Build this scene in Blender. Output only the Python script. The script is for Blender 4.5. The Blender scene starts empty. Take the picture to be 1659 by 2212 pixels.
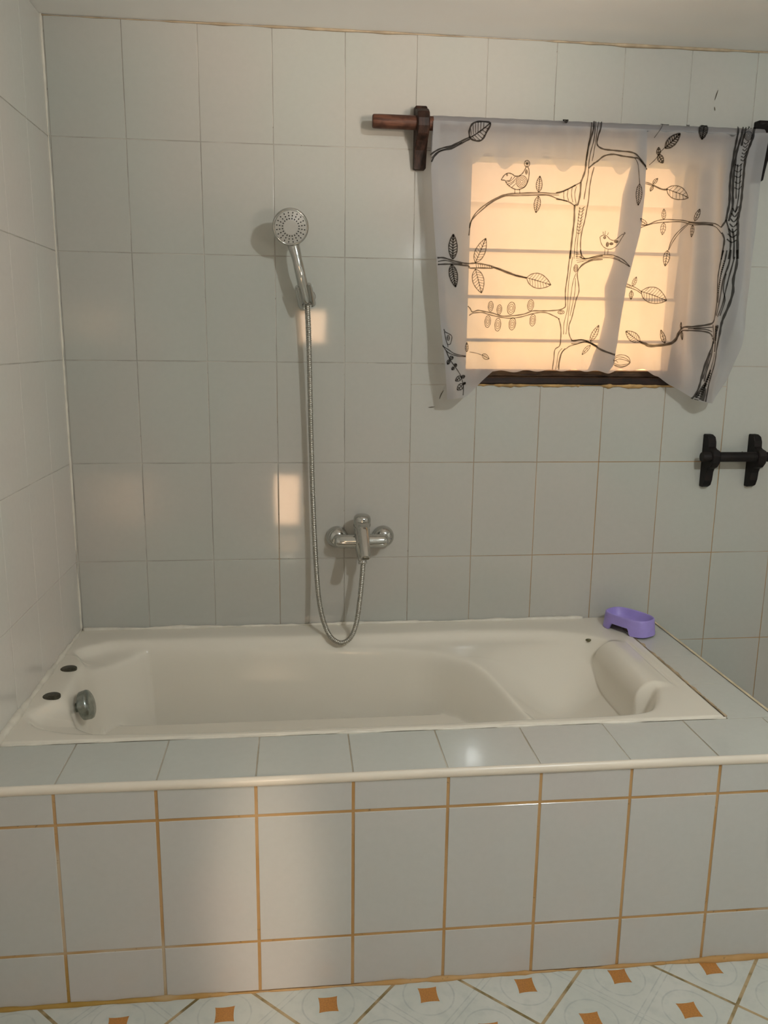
import bpy, math, random
import numpy as np
from mathutils import Vector, Matrix

S = bpy.context.scene
COL = S.collection
random.seed(7)
RNG = np.random.default_rng(7)

# ---------------------------------------------------------------- camera
cam_d = bpy.data.cameras.new('camera')
cam = bpy.data.objects.new('camera', cam_d)
COL.objects.link(cam)
rt, fw, up = (0.99441, -0.10491, 0.01157), (0.10508, 0.9738, -0.20167), (0.00989, 0.20176, 0.97938)
cam.matrix_world = Matrix(((rt[0], up[0], -fw[0], 0.66432),
                           (rt[1], up[1], -fw[1], -2.45466),
                           (rt[2], up[2], -fw[2], 1.37606),
                           (0, 0, 0, 1)))
cam_d.sensor_fit = 'HORIZONTAL'
cam_d.sensor_width = 36.0
cam_d.lens = 36.0 * 1760.34 / 1659.0
cam_d.clip_start = 0.02
S.camera = cam

# ---------------------------------------------------------------- view
S.view_settings.view_transform = 'Standard'
S.view_settings.look = 'None'
S.view_settings.gamma = 1.0
S.view_settings.use_curve_mapping = False
S.view_settings.exposure = 0.0

# ---------------------------------------------------------------- sky outside (low warm evening sky)
W = bpy.data.worlds.new('evening_sky')
S.world = W
W.use_nodes = True
nt = W.node_tree
nt.nodes.clear()
wo = nt.nodes.new('ShaderNodeOutputWorld')
bg = nt.nodes.new('ShaderNodeBackground')
tc = nt.nodes.new('ShaderNodeTexCoord')
sx = nt.nodes.new('ShaderNodeSeparateXYZ')
rp = nt.nodes.new('ShaderNodeValToRGB')
rp.color_ramp.elements[0].position = 0.0
rp.color_ramp.elements[0].color = (1.0, 0.66, 0.30, 1)
rp.color_ramp.elements[1].position = 0.26
rp.color_ramp.elements[1].color = (0.86, 0.47, 0.31, 1)
nt.links.new(tc.outputs['Generated'], sx.inputs[0])
nt.links.new(sx.outputs['Z'], rp.inputs[0])
nt.links.new(rp.outputs[0], bg.inputs['Color'])
bg.inputs['Strength'].default_value = 4.2
nt.links.new(bg.outputs[0], wo.inputs[0])

# ---------------------------------------------------------------- lights
def lamp(name, kind, loc, power, color, **kw):
    d = bpy.data.lights.new(name, kind)
    d.energy = power
    d.color = color
    for k, v in kw.items():
        setattr(d, k, v)
    o = bpy.data.objects.new(name, d)
    o.location = loc
    COL.objects.link(o)
    return o

LAMP = lamp('ceiling_bulb', 'POINT', (1.72, -2.12, 2.16), 50.0, (0.95, 0.995, 0.985), shadow_soft_size=0.03)

def aim(o, target):
    o.rotation_euler = (Vector(target) - Vector(o.location)).to_track_quat('-Z', 'Y').to_euler()

# added warm spot, unseen behind the photographer, washing the upper wall and ceiling
WASH = lamp('added_warm_wash', 'SPOT', (2.15, -2.95, 1.50), 185.0, (1.0, 0.81, 0.67), shadow_soft_size=0.22, spot_size=math.radians(29), spot_blend=1.0)
aim(WASH, (0.88, 0.0, 2.34))
# added narrow spot standing in for warm doorway light on the bath front
FRONT_SPOT = lamp('added_front_spot', 'SPOT', (0.60, -3.35, 1.05), 100.0, (1.0, 0.78, 0.58), shadow_soft_size=0.06, spot_size=math.radians(20), spot_blend=0.9)
aim(FRONT_SPOT, (0.59, -0.917, 0.20))
FRONT_SPOT.scale = (0.34, 1.0, 1.0)

# ================================================================ materials
def new_mat(name):
    m = bpy.data.materials.new(name)
    m.use_nodes = True
    n = m.node_tree
    b = n.nodes['Principled BSDF']
    return m, n, b

class X:
    """tiny expression builder on math nodes"""
    def __init__(s, n, o): s.n, s.o = n, o
    def op(s, kind, *a):
        nd = s.n.nodes.new('ShaderNodeMath'); nd.operation = kind
        for i, v in enumerate((s,) + a):
            if isinstance(v, X): s.n.links.new(v.o, nd.inputs[i])
            else: nd.inputs[i].default_value = v
        return X(s.n, nd.outputs[0])
    def __add__(s, b): return s.op('ADD', b)
    def __sub__(s, b): return s.op('SUBTRACT', b)
    def __mul__(s, b): return s.op('MULTIPLY', b)
    def __neg__(s): return s.op('MULTIPLY', -1.0)
    def abs(s): return s.op('ABSOLUTE')
    def mod(s, b): return s.op('FLOORED_MODULO', b)
    def lt(s, b): return s.op('LESS_THAN', b)
    def pw(s, b): return s.op('POWER', b)
    def mn(s, b): return s.op('MINIMUM', b)
    def mx(s, b): return s.op('MAXIMUM', b)
    def ramp(s, a, b):            # 0 below a, 1 above b, smooth
        nd = s.n.nodes.new('ShaderNodeMapRange'); nd.interpolation_type = 'SMOOTHSTEP'
        s.n.links.new(s.o, nd.inputs[0])
        nd.inputs[1].default_value = a; nd.inputs[2].default_value = b
        return X(s.n, nd.outputs[0])

def position(n):
    g = n.nodes.new('ShaderNodeTexCoord'); sp = n.nodes.new('ShaderNodeSeparateXYZ')
    n.links.new(g.outputs['Object'], sp.inputs[0])
    return g.outputs['Object'], X(n, sp.outputs[0]), X(n, sp.outputs[1]), X(n, sp.outputs[2])

def noise(n, vec, scale, detail=3.0, rough=0.55):
    t = n.nodes.new('ShaderNodeTexNoise')
    t.inputs['Scale'].default_value = scale; t.inputs['Detail'].default_value = detail
    t.inputs['Roughness'].default_value = rough
    n.links.new(vec, t.inputs['Vector'])
    return X(n, t.outputs['Fac'])

def mix(n, f, a, b):
    nd = n.nodes.new('ShaderNodeMix'); nd.data_type = 'RGBA'
    for i, v in ((0, f), (6, a), (7, b)):
        if isinstance(v, X): n.links.new(v.o, nd.inputs[i])
        elif hasattr(v, 'is_linked'): n.links.new(v, nd.inputs[i])
        elif i == 0: nd.inputs[i].default_value = v
        else: nd.inputs[i].default_value = (v[0], v[1], v[2], 1)
    return nd.outputs[2]

def bump(n, b, h, strength, dist=0.001):
    nd = n.nodes.new('ShaderNodeBump')
    nd.inputs['Strength'].default_value = strength; nd.inputs['Distance'].default_value = dist
    n.links.new(h.o, nd.inputs['Height']); n.links.new(nd.outputs[0], b.inputs['Normal'])

def simple(name, col, rough=0.5, metal=0.0, spec=0.5, var=0.0, scale=8.0):
    m, n, b = new_mat(name)
    b.inputs['Roughness'].default_value = rough
    b.inputs['Metallic'].default_value = metal
    b.inputs['Specular IOR Level'].default_value = spec
    if var:
        v, x, y, z = position(n)
        f = noise(n, v, scale)
        c = mix(n, f.ramp(0.3, 0.7), [k * (1 - var) for k in col], [min(1, k * (1 + var)) for k in col])
        n.links.new(c, b.inputs['Base Color'])
    else:
        b.inputs['Base Color'].default_value = (*col, 1)
    return m

def tile_mat(name, col, rough=0.06, coat=0.0):
    m, n, b = new_mat(name)
    v, x, y, z = position(n)
    f = noise(n, v, 1.7, 2.0)
    c = mix(n, f.ramp(0.35, 0.65), [col[0] * 1.02, col[1] * 0.985, col[2] * 0.97], [col[0] * 0.97, col[1] * 1.0, col[2] * 0.985])
    g = noise(n, v, 60.0, 3.0)
    c = mix(n, g.ramp(0.25, 0.75) * 0.12, c, (col[0] * 0.8, col[1] * 0.8, col[2] * 0.78))
    n.links.new(c, b.inputs['Base Color'])
    b.inputs['Roughness'].default_value = rough
    b.inputs['Specular IOR Level'].default_value = 0.5
    h = noise(n, v, 7.0, 1.0) 
    bump(n, b, h, 0.10, 0.002)
    return m

def grout_mat(name, kind):
    m, n, b = new_mat(name)
    v, x, y, z = position(n)
    pale, grey, rust, dark = (0.49, 0.465, 0.415), (0.36, 0.34, 0.305), (0.40, 0.225, 0.075), (0.10, 0.075, 0.04)
    f = noise(n, v, 9.0, 4.0)
    g = noise(n, v, 3.0, 2.0)
    if kind == 'wall':
        c = mix(n, f.ramp(0.4, 0.62), pale, grey)
        stain = x.ramp(0.7, 1.75) * (-z).ramp(-1.45, -0.95)
        c = mix(n, (stain * g.ramp(0.25, 0.5) * 0.95), c, rust)
        col3 = ((x - 0.606).abs().lt(0.006)) * (-z).ramp(-1.35, -1.0) * g.ramp(0.35, 0.5) * 0.6
        c = mix(n, col3, c, rust)
    elif kind == 'apron':
        c = mix(n, f.ramp(0.3, 0.7), (0.47, 0.30, 0.14), rust)
        low = (-z).ramp(-0.16, -0.02) * (-x).ramp(-0.6, -0.2)
        c = mix(n, low * 0.8, c, (0.33, 0.20, 0.03))
        c = mix(n, g.ramp(0.62, 0.72) * 0.7, c, (0.50, 0.44, 0.34))
    elif kind == 'left':
        c = mix(n, f.ramp(0.42, 0.62), (0.55, 0.52, 0.46), (0.40, 0.37, 0.33))
    else:
        c = mix(n, f.ramp(0.35, 0.62), (0.52, 0.48, 0.40), (0.38, 0.33, 0.25))
    sp = noise(n, v, 75.0, 2.0)
    c = mix(n, sp.ramp(0.66, 0.75) * (0.5 if kind != 'left' else 0.2), c, dark)
    n.links.new(c, b.inputs['Base Color'])
    b.inputs['Roughness'].default_value = 0.8
    return m

TILE = (0.475, 0.475, 0.44)
M_TILE = tile_mat('glazed_wall_tile', TILE)
M_TILE_L = tile_mat('brightened_left_tile', (0.67, 0.645, 0.60), 0.2)  # lighter copy of the wall tile; left side's brightness put into the colour
M_TILE_A = tile_mat('glazed_apron_tile', (0.51, 0.505, 0.49), 0.14)
M_TILE_D = tile_mat('brightened_ledge_tile', (0.54, 0.54, 0.505), 0.08)  # same tile as the walls, colour lightened in place of more light
M_GROUT = grout_mat('wall_grout', 'wall')
M_GROUT_L = grout_mat('left_wall_grout', 'left')
M_GROUT_A = grout_mat('rusty_grout', 'apron')
M_GROUT_D = grout_mat('ledge_grout', 'deck')
M_WHITE = simple('ceiling_paint', (0.92, 0.92, 0.90), 0.8, var=0.02, scale=3)
M_PLASTER = simple('reveal_plaster', (0.62, 0.58, 0.52), 0.7)
M_TUB = simple('bath_enamel', (0.745, 0.70, 0.605), 0.13, var=0.015, scale=2)
M_CHROME = simple('chrome', (0.52, 0.52, 0.50), 0.09, 1.0)
M_CHROME_D = simple('tarnished_chrome', (0.30, 0.33, 0.31), 0.25, 1.0, var=0.25, scale=60)
M_HOSE = simple('hose_steel', (0.42, 0.41, 0.37), 0.28, 1.0)
M_FACE = simple('spray_face_plastic', (0.40, 0.39, 0.355), 0.35)
M_BLACK = simple('black_rubber', (0.012, 0.012, 0.012), 0.5)
M_TRIM = simple('cream_edge_trim', (0.72, 0.66, 0.56), 0.3, var=0.03)
M_TRIM_Y = simple('yellowed_edge_trim', (0.62, 0.53, 0.36), 0.4, var=0.15, scale=12)
M_SIL = simple('white_silicone', (0.70, 0.66, 0.57), 0.4, var=0.10, scale=14)
M_SIL_B = simple('browned_silicone', (0.42, 0.33, 0.22), 0.5, var=0.25, scale=14)
M_PURPLE = simple('purple_plastic', (0.34, 0.275, 0.66), 0.42, var=0.04, scale=30)
M_HOLE = simple('painted_hole_shade', (0.01, 0.009, 0.012), 0.7)  # flat dark colour standing in for shade inside the drain holes
M_CAP = simple('dark_metal_cap', (0.075, 0.07, 0.05), 0.45, 0.6, var=0.35, scale=150)
M_CRUMB = simple('olive_crumb', (0.11, 0.10, 0.045), 0.7, var=0.3, scale=200)
M_STEEL = simple('grey_louvre_steel', (0.16, 0.15, 0.16), 0.5, 0.3)
M_MARK = simple('dark_wall_mark', (0.10, 0.085, 0.06), 0.8)
M_FRAME = simple('painted_door_frame', (0.5, 0.47, 0.42), 0.5)

def wood_mat(name, dark, light, pos, rough=0.45):
    m, n, b = new_mat(name)
    v, x, y, z = position(n)
    mp = n.nodes.new('ShaderNodeMapping'); mp.inputs['Scale'].default_value = pos
    n.links.new(v, mp.inputs[0])
    f = noise(n, mp.outputs[0], 30.0, 5.0, 0.65)
    g = noise(n, v, 22.0, 2.0)
    c = mix(n, f.ramp(0.35, 0.68), dark, light)
    c = mix(n, g.ramp(0.5, 0.68) * 0.6, c, [k * 0.45 for k in dark])
    n.links.new(c, b.inputs['Base Color'])
    b.inputs['Roughness'].default_value = rough
    b.inputs['Specular IOR Level'].default_value = 0.25
    bump(n, b, f, 0.4, 0.001)
    return m
M_ROD = wood_mat('red_brown_wood', (0.055, 0.022, 0.013), (0.15, 0.062, 0.036), (0.25, 3, 3), 0.5)
M_BRK = wood_mat('dark_bracket_wood', (0.016, 0.008, 0.005), (0.05, 0.022, 0.014), (3, 3, 0.4), 0.5)
M_EBONY = wood_mat('blackened_wood', (0.004, 0.003, 0.003), (0.010, 0.006, 0.005), (0.5, 3, 3), 0.6)
M_SILLW = wood_mat('window_bottom_rail_wood', (0.03, 0.014, 0.007), (0.13, 0.075, 0.035), (0.3, 3, 3), 0.5)
M_SILLD = wood_mat('window_sill_dark_wood', (0.010, 0.005, 0.004), (0.03, 0.013, 0.008), (0.3, 3, 3), 0.5)

# frosted louvre glass: lets the evening light through, blurred
def glass_mat():
    m, n, b = new_mat('frosted_louvre_glass')
    out = n.nodes['Material Output']
    t = n.nodes.new('ShaderNodeBsdfTransparent'); t.inputs[0].default_value = (0.92, 0.88, 0.82, 1)
    d = n.nodes.new('ShaderNodeBsdfTranslucent'); d.inputs[0].default_value = (0.9, 0.86, 0.78, 1)
    g = n.nodes.new('ShaderNodeBsdfGlossy'); g.inputs['Roughness'].default_value = 0.2
    a = n.nodes.new('ShaderNodeMixShader'); a.inputs[0].default_value = 0.4
    c = n.nodes.new('ShaderNodeMixShader'); c.inputs[0].default_value = 0.05
    n.links.new(t.outputs[0], a.inputs[1]); n.links.new(d.outputs[0], a.inputs[2])
    n.links.new(a.outputs[0], c.inputs[1]); n.links.new(g.outputs[0], c.inputs[2])
    n.links.new(c.outputs[0], out.inputs[0])
    return m
M_GLASS = glass_mat()

def cloth_mat(name, col, trans, transl):
    m, n, b = new_mat(name)
    out = n.nodes['Material Output']
    v, x, y, z = position(n)
    f = noise(n, v, 14.0, 3.0)
    c = mix(n, f.ramp(0.35, 0.65), [k * 0.97 for k in col], col)
    d = n.nodes.new('ShaderNodeBsdfDiffuse'); t = n.nodes.new('ShaderNodeBsdfTranslucent')
    p = n.nodes.new('ShaderNodeBsdfTransparent')
    n.links.new(c, d.inputs[0]); n.links.new(c, t.inputs[0])
    a = n.nodes.new('ShaderNodeMixShader'); a.inputs[0].default_value = transl
    e = n.nodes.new('ShaderNodeMixShader'); e.inputs[0].default_value = trans
    n.links.new(d.outputs[0], a.inputs[1]); n.links.new(t.outputs[0], a.inputs[2])
    n.links.new(a.outputs[0], e.inputs[1]); n.links.new(p.outputs[0], e.inputs[2])
    n.links.new(e.outputs[0], out.inputs[0])
    return m
M_CLOTH = cloth_mat('sheer_white_cloth', (0.58, 0.585, 0.60), 0.23, 0.54)
M_INK = cloth_mat('black_print', (0.010, 0.008, 0.006), 0.26, 0.5)

def lit_mat():
    m, n, b = new_mat('added_door_glow')
    b.inputs['Base Color'].default_value = (0.8, 0.7, 0.6, 1)
    b.inputs['Emission Color'].default_value = (1.0, 0.62, 0.36, 1)
    b.inputs['Emission Strength'].default_value = 13.0  # glow of the panels added to the door for tile reflections
    return m
M_LIT = lit_mat()

def floor_mat():
    m, n, b = new_mat('patterned_floor_tile')
    v, x, y, z = position(n)
    # tile corner in view at (1.588,-1.049); the laying is turned by 1.7 degrees off the 45 degree diagonal
    px, py = x - 1.588, y + 1.049
    t = math.radians(1.7) + math.pi / 4
    a = px * math.cos(t) + py * math.sin(t)
    c = py * math.cos(t) - px * math.sin(t)
    L = 0.3065
    am, cm = a.mod(L), c.mod(L)
    edge = (am.mn(-am + L)).mn(cm.mn(-cm + L))
    f = noise(n, v, 5.0, 4.0)
    q = noise(n, v, 38.0, 4.0)
    base = mix(n, f.ramp(0.35, 0.65), (0.54, 0.555, 0.505), (0.60, 0.60, 0.55))
    base = mix(n, q.ramp(0.45, 0.7) * 0.35, base, (0.43, 0.46, 0.43))
    # embossed lines: double line across the middle of each tile, a ring round each orange square
    ah, ch = am - L / 2, cm - L / 2
    dbl = ((ah.abs() - 0.006).abs()).lt(0.0014)
    dbl2 = ((ch.abs() - 0.006).abs()).lt(0.0014)
    sa, sc = a.mod(L / 2) - L / 4, c.mod(L / 2) - L / 4
    r = (sa * sa + sc * sc).pw(0.5)
    ring = ((r - 0.055).abs()).lt(0.0018)
    veins = dbl.mx(dbl2).mx(ring)
    base = mix(n, veins * (q.ramp(0.3, 0.6) * 0.38 + 0.08), base, (0.34, 0.37, 0.36))
    # concave orange squares
    P = 0.86
    sq = (sa.abs().pw(P) + sc.abs().pw(P)).lt(0.0295 ** P)
    halo = (sa.abs().pw(0.8) + sc.abs().pw(0.8)).lt(0.040 ** 0.8)
    base = mix(n, halo * 0.25, base, (0.46, 0.53, 0.50))
    org = mix(n, noise(n, v, 300.0, 3.0).ramp(0.35, 0.7), (0.46, 0.20, 0.045), (0.36, 0.155, 0.04))
    base = mix(n, sq, base, org)
    gcol = mix(n, noise(n, v, 20.0, 3.0).ramp(0.4, 0.62), (0.42, 0.31, 0.17), (0.17, 0.125, 0.045))
    base = mix(n, edge.lt(0.0034), base, gcol)
    n.links.new(base, b.inputs['Base Color'])
    b.inputs['Roughness'].default_value = 0.28
    hh = veins * -0.5 + edge.ramp(0.0, 0.005)
    bump(n, b, hh, 0.5, 0.001)
    return m
M_FLOOR = floor_mat()

# ================================================================ mesh helpers
class MB:
    def __init__(s): s.v, s.f, s.m, s.sm = [], [], [], []
    def add(s, verts, faces, mat=0, smooth=False):
        o = len(s.v)
        s.v.extend(tuple(map(float, p)) for p in verts)
        for f in faces:
            s.f.append(tuple(i + o for i in f)); s.m.append(mat); s.sm.append(smooth)
    def box(s, x0, x1, y0, y1, z0, z1, mat=0, bev=0.0):
        if bev <= 0:
            V = [(x, y, z) for x in (x0, x1) for y in (y0, y1) for z in (z0, z1)]
            s.add(V, [(0, 1, 3, 2), (4, 6, 7, 5), (0, 4, 5, 1), (2, 3, 7, 6), (0, 2, 6, 4), (1, 5, 7, 3)], mat)
            return
        c = [((x0 + x1) / 2, (x1 - x0) / 2), ((y0 + y1) / 2, (y1 - y0) / 2), ((z0 + z1) / 2, (z1 - z0) / 2)]
        V = {}
        L = []
        for sx_ in (-1, 1):
            for sy_ in (-1, 1):
                for sz_ in (-1, 1):
                    sg = (sx_, sy_, sz_)
                    for ax in range(3):
                        p = [c[k][0] + sg[k] * (c[k][1] - (0 if k == ax else bev)) for k in range(3)]
                        V[(sg, ax)] = len(L); L.append(p)
        F = []
        for ax in range(3):
            for sd in (-1, 1):
                u, w = (ax + 1) % 3, (ax + 2) % 3
                q = []
                for (a, b_) in ((-1, -1), (1, -1), (1, 1), (-1, 1)):
                    sg = [0, 0, 0]; sg[ax] = sd; sg[u] = a; sg[w] = b_
                    q.append(V[(tuple(sg), ax)])
                F.append(q if sd > 0 else q[::-1])
        for ax in range(3):
            u, w = (ax + 1) % 3, (ax + 2) % 3
            for a in (-1, 1):
                for b_ in (-1, 1):
                    s0 = [0, 0, 0]; s0[ax] = -1; s0[u] = a; s0[w] = b_
                    s1 = list(s0); s1[ax] = 1
                    q = [V[(tuple(s0), u)], V[(tuple(s1), u)], V[(tuple(s1), w)], V[(tuple(s0), w)]]
                    F.append(q if a * b_ > 0 else q[::-1])
        for sx_ in (-1, 1):
            for sy_ in (-1, 1):
                for sz_ in (-1, 1):
                    q = [V[((sx_, sy_, sz_), k)] for k in range(3)]
                    F.append(q if sx_ * sy_ * sz_ > 0 else q[::-1])
        s.add(L, F, mat)
    def tube(s, path, radius, n=12, mat=0, caps=True, up=None):
        P = np.array(path, float)
        K = len(P)
        R = np.full(K, radius, float) if np.isscalar(radius) else np.array(radius, float)
        T = np.gradient(P, axis=0)
        T /= np.linalg.norm(T, axis=1)[:, None] + 1e-12
        ref = np.array(up if up is not None else ((0, 0, 1) if abs(T[0][2]) < 0.9 else (0, 1, 0)), float)
        N = ref - T[0] * (ref @ T[0]); N /= np.linalg.norm(N)
        V = []
        for i in range(K):
            N = N - T[i] * (N @ T[i]); N /= np.linalg.norm(N)
            B = np.cross(T[i], N)
            for k in range(n):
                a = 2 * math.pi * k / n
                V.append(P[i] + R[i] * (math.cos(a) * N + math.sin(a) * B))
        F = [(i * n + k, i * n + (k + 1) % n, (i + 1) * n + (k + 1) % n, (i + 1) * n + k) for i in range(K - 1) for k in range(n)]
        s.add(V, F, mat, True)
        if caps:
            s.add(V[:n], [tuple(range(n))[::-1]], mat); s.add(V[-n:], [tuple(range(n))], mat)
    def lathe(s, prof, origin, axis, n=40, mat=0):
        """prof: list of (distance along axis, radius)"""
        A = Vector(axis).normalized()
        U = A.orthogonal().normalized(); B = A.cross(U)
        O = Vector(origin)
        V = []
        for h, r in prof:
            r = max(r, 1e-5)
            for k in range(n):
                a = 2 * math.pi * k / n
                V.append(O + A * h + (U * math.cos(a) + B * math.sin(a)) * r)
        F = [(i * n + k, i * n + (k + 1) % n, (i + 1) * n + (k + 1) % n, (i + 1) * n + k) for i in range(len(prof) - 1) for k in range(n)]
        s.add(V, F, mat, True)
    def prism(s, prof, x0, x1, bev=0.002, mat=0):
        """profile of (y, z) points extruded along x with a small chamfer"""
        P = np.array(prof, float)
        c = P.mean(0)
        d = P - c
        inn = c + d * (1 - bev / np.maximum(np.linalg.norm(d, axis=1), 1e-6))[:, None]
        K = len(P)
        rows = [(x0, inn), (x0 + bev, P), (x1 - bev, P), (x1, inn)]
        V = [(x, q[0], q[1]) for x, Q in rows for q in Q]
        F = [(r * K + k, r * K + (k + 1) % K, (r + 1) * K + (k + 1) % K, (r + 1) * K + k) for r in range(3) for k in range(K)]
        F += [tuple(range(K))[::-1], tuple(range(3 * K, 4 * K))]
        s.add(V, F, mat)
    def grid(s, V, nu, nv, mat=0, smooth=True):
        F = [(i * nv + j, (i + 1) * nv + j, (i + 1) * nv + j + 1, i * nv + j + 1) for i in range(nu - 1) for j in range(nv - 1)]
        s.add(V, F, mat, smooth)
    def build(s, name, mats, parent=None, fix=True, sharp=None):
        me = bpy.data.meshes.new(name)
        me.from_pydata(s.v, [], s.f)
        for m in (mats if isinstance(mats, (list, tuple)) else [mats]): me.materials.append(m)
        me.polygons.foreach_set('material_index', s.m)
        me.polygons.foreach_set('use_smooth', s.sm)
        if fix:
            import bmesh
            bm = bmesh.new(); bm.from_mesh(me)
            bmesh.ops.remove_doubles(bm, verts=bm.verts, dist=1e-6)
            bmesh.ops.recalc_face_normals(bm, faces=bm.faces)
            bm.to_mesh(me); bm.free()
        if sharp: me.set_sharp_from_angle(angle=math.radians(sharp))
        me.update()
        o = bpy.data.objects.new(name, me)
        COL.objects.link(o)
        if parent is not None:
            o.parent = parent
            o.matrix_parent_inverse = parent.matrix_world.inverted()
        return o

def structure(o, label=None, cat=None):
    o['kind'] = 'structure'
    if label: o['label'] = label
    if cat: o['category'] = cat
    return o

def tag(o, label, cat, group=None):
    o['label'] = label; o['category'] = cat
    if group: o['group'] = group
    return o

def thing(name, loc, label, cat, group=None):
    o = bpy.data.objects.new(name, None)
    o.empty_display_size = 0.05
    o.location = loc
    COL.objects.link(o)
    o.matrix_world = Matrix.Translation(loc)
    return tag(o, label, cat, group)

def catmull(pts, per=6, closed=False):
    P = np.array(pts, float)
    n = len(P)
    if n < 3 and not closed:
        t = np.linspace(0, 1, per + 1)[:, None]
        return P[0] * (1 - t) + P[1] * t
    out = []
    rng = range(n) if closed else range(n - 1)
    for i in rng:
        if closed: p0, p1, p2, p3 = P[(i - 1) % n], P[i], P[(i + 1) % n], P[(i + 2) % n]
        else: p0, p1, p2, p3 = P[max(i - 1, 0)], P[i], P[i + 1], P[min(i + 2, n - 1)]
        for k in range(per):
            t = k / per
            out.append(0.5 * (2 * p1 + (p2 - p0) * t + (2 * p0 - 5 * p1 + 4 * p2 - p3) * t * t + (3 * p1 - p0 - 3 * p2 + p3) * t ** 3))
    if not closed: out.append(P[-1])
    return np.array(out)

def smooth01(x, a, b):
    t = np.clip((np.asarray(x, float) - a) / (b - a), 0, 1)
    return t * t * (3 - 2 * t)

def cuts(a, b, start, step):
    c = [a]
    k = math.ceil((a - start) / step - 1e-6)
    while start + k * step < b - 0.004:
        if start + k * step > a + 0.004: c.append(start + k * step)
        k += 1
    c.append(b)
    return c

def tiles(mb, us, vs, place, gap=0.002, bev=0.0012, hole=None, tilt=0.0016, special={}):
    """field of separate bevelled tiles over a grout bed; place(u, v, h) gives the point"""
    for i in range(len(us) - 1):
        for j in range(len(vs) - 1):
            rects = [(us[i], us[i + 1], vs[j], vs[j + 1])]
            if hole:
                a, b, c, d = hole
                u0, u1, v0, v1 = rects[0]
                if u0 < b and u1 > a and v0 < d and v1 > c:
                    rects = []
                    if v0 < c: rects.append((u0, u1, v0, c))
                    if v1 > d: rects.append((u0, u1, d, v1))
                    m0, m1 = max(v0, c), min(v1, d)
                    if u0 < a: rects.append((u0, a, m0, m1))
                    if u1 > b: rects.append((b, u1, m0, m1))
            tx, ty = RNG.normal(0, tilt, 2)
            lift = RNG.uniform(-0.0003, 0.0003)
            if (i, j) in special: tx, ty = special[(i, j)]
            uc, vc = (us[i] + us[i + 1]) / 2, (vs[j] + vs[j + 1]) / 2
            for (u0, u1, v0, v1) in rects:
                if u1 - u0 < 0.006 or v1 - v0 < 0.006: continue
                mb.add([place(u, v, -0.0014) for u, v in ((u0, v0), (u1, v0), (u1, v1), (u0, v1))], [(0, 1, 2, 3)], 1)
                def ring(ins, h):
                    o = gap / 2 + ins
                    return [place(u, v, h + lift + tx * (u - uc) + ty * (v - vc)) for u, v in
                            ((u0 + o, v0 + o), (u1 - o, v0 + o), (u1 - o, v1 - o), (u0 + o, v1 - o))]
                V = ring(bev, 0) + ring(bev * 0.5, -bev * 0.14) + ring(bev * 0.13, -bev * 0.5) + ring(0, -0.003)
                F = [(0, 1, 2, 3)] + [(r * 4 + k, (r + 1) * 4 + k, (r + 1) * 4 + (k + 1) % 4, r * 4 + (k + 1) % 4) for r in range(3) for k in range(4)]
                mb.add(V, F, 0)

# ================================================================ the room
RX, RY, RZ = 3.3, -3.5, 2.22           # right wall, rear wall, ceiling
Z0, ZP = 1.02156, 0.29905              # a row line of the wall tiles and the row height
HOLE = (1.172, 1.856, 1.258, 1.925)
DECK = 0.504

mb = MB()
rows = cuts(0.0, RZ, Z0, ZP)
tiles(mb, cuts(0.0, RX, 0.20609, 0.2), rows, lambda u, v, h: (u, -h, v), 0.0021, hole=HOLE,
      special={(3, 4): (0.0010, 0.0), (3, 2): (0.0008, 0.0)})
# fine cracks and scuffs in the glaze, plus the chipped line under the ceiling
def stroke(mb, pts, w, mat, y=-0.0012):
    P = catmull(pts, 4)
    d = np.gradient(P, axis=0); d /= np.linalg.norm(d, axis=1)[:, None]
    nn = np.stack([-d[:, 1], d[:, 0]], 1)
    K = len(P)
    tp = np.sin(np.linspace(0.25, math.pi - 0.25, K))
    V = [(p[0] + q[0] * w * t / 2, y, p[1] + q[1] * w * t / 2) for p, q, t in zip(P, nn, tp)] + \
        [(p[0] - q[0] * w * t / 2, y, p[1] - q[1] * w * t / 2) for p, q, t in zip(P, nn, tp)]
    mb.add(V, [(i, i + 1, K + i + 1, K + i) for i in range(K - 1)], mat)
for pts in ([(1.892, 2.112), (1.888, 2.098), (1.884, 2.083)], [(1.885, 2.066), (1.888, 2.055)], [(1.106, 1.242), (1.098, 1.228), (1.094, 1.215)], [(1.06, 1.19), (1.08, 1.192)],
            [(1.94, 1.026), (1.945, 1.026)], [(2.075, 1.052), (2.08, 1.053)]):
    stroke(mb, pts, 0.003, 2)
B0, B1 = 0.0035, 0.16                   # masonry behind the tiles
mb.box(-0.15, HOLE[0], B0, B1, -0.1, RZ + 0.05, 1)
mb.box(HOLE[1], RX + 0.15, B0, B1, -0.1, RZ + 0.05, 1)
mb.box(HOLE[0], HOLE[1], B0, B1, -0.1, HOLE[2], 1)
mb.box(HOLE[0], HOLE[1], B0, B1, HOLE[3], RZ + 0.05, 1)
wall_back = structure(mb.build('wall_back', [M_TILE, M_GROUT, M_MARK]))

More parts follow.
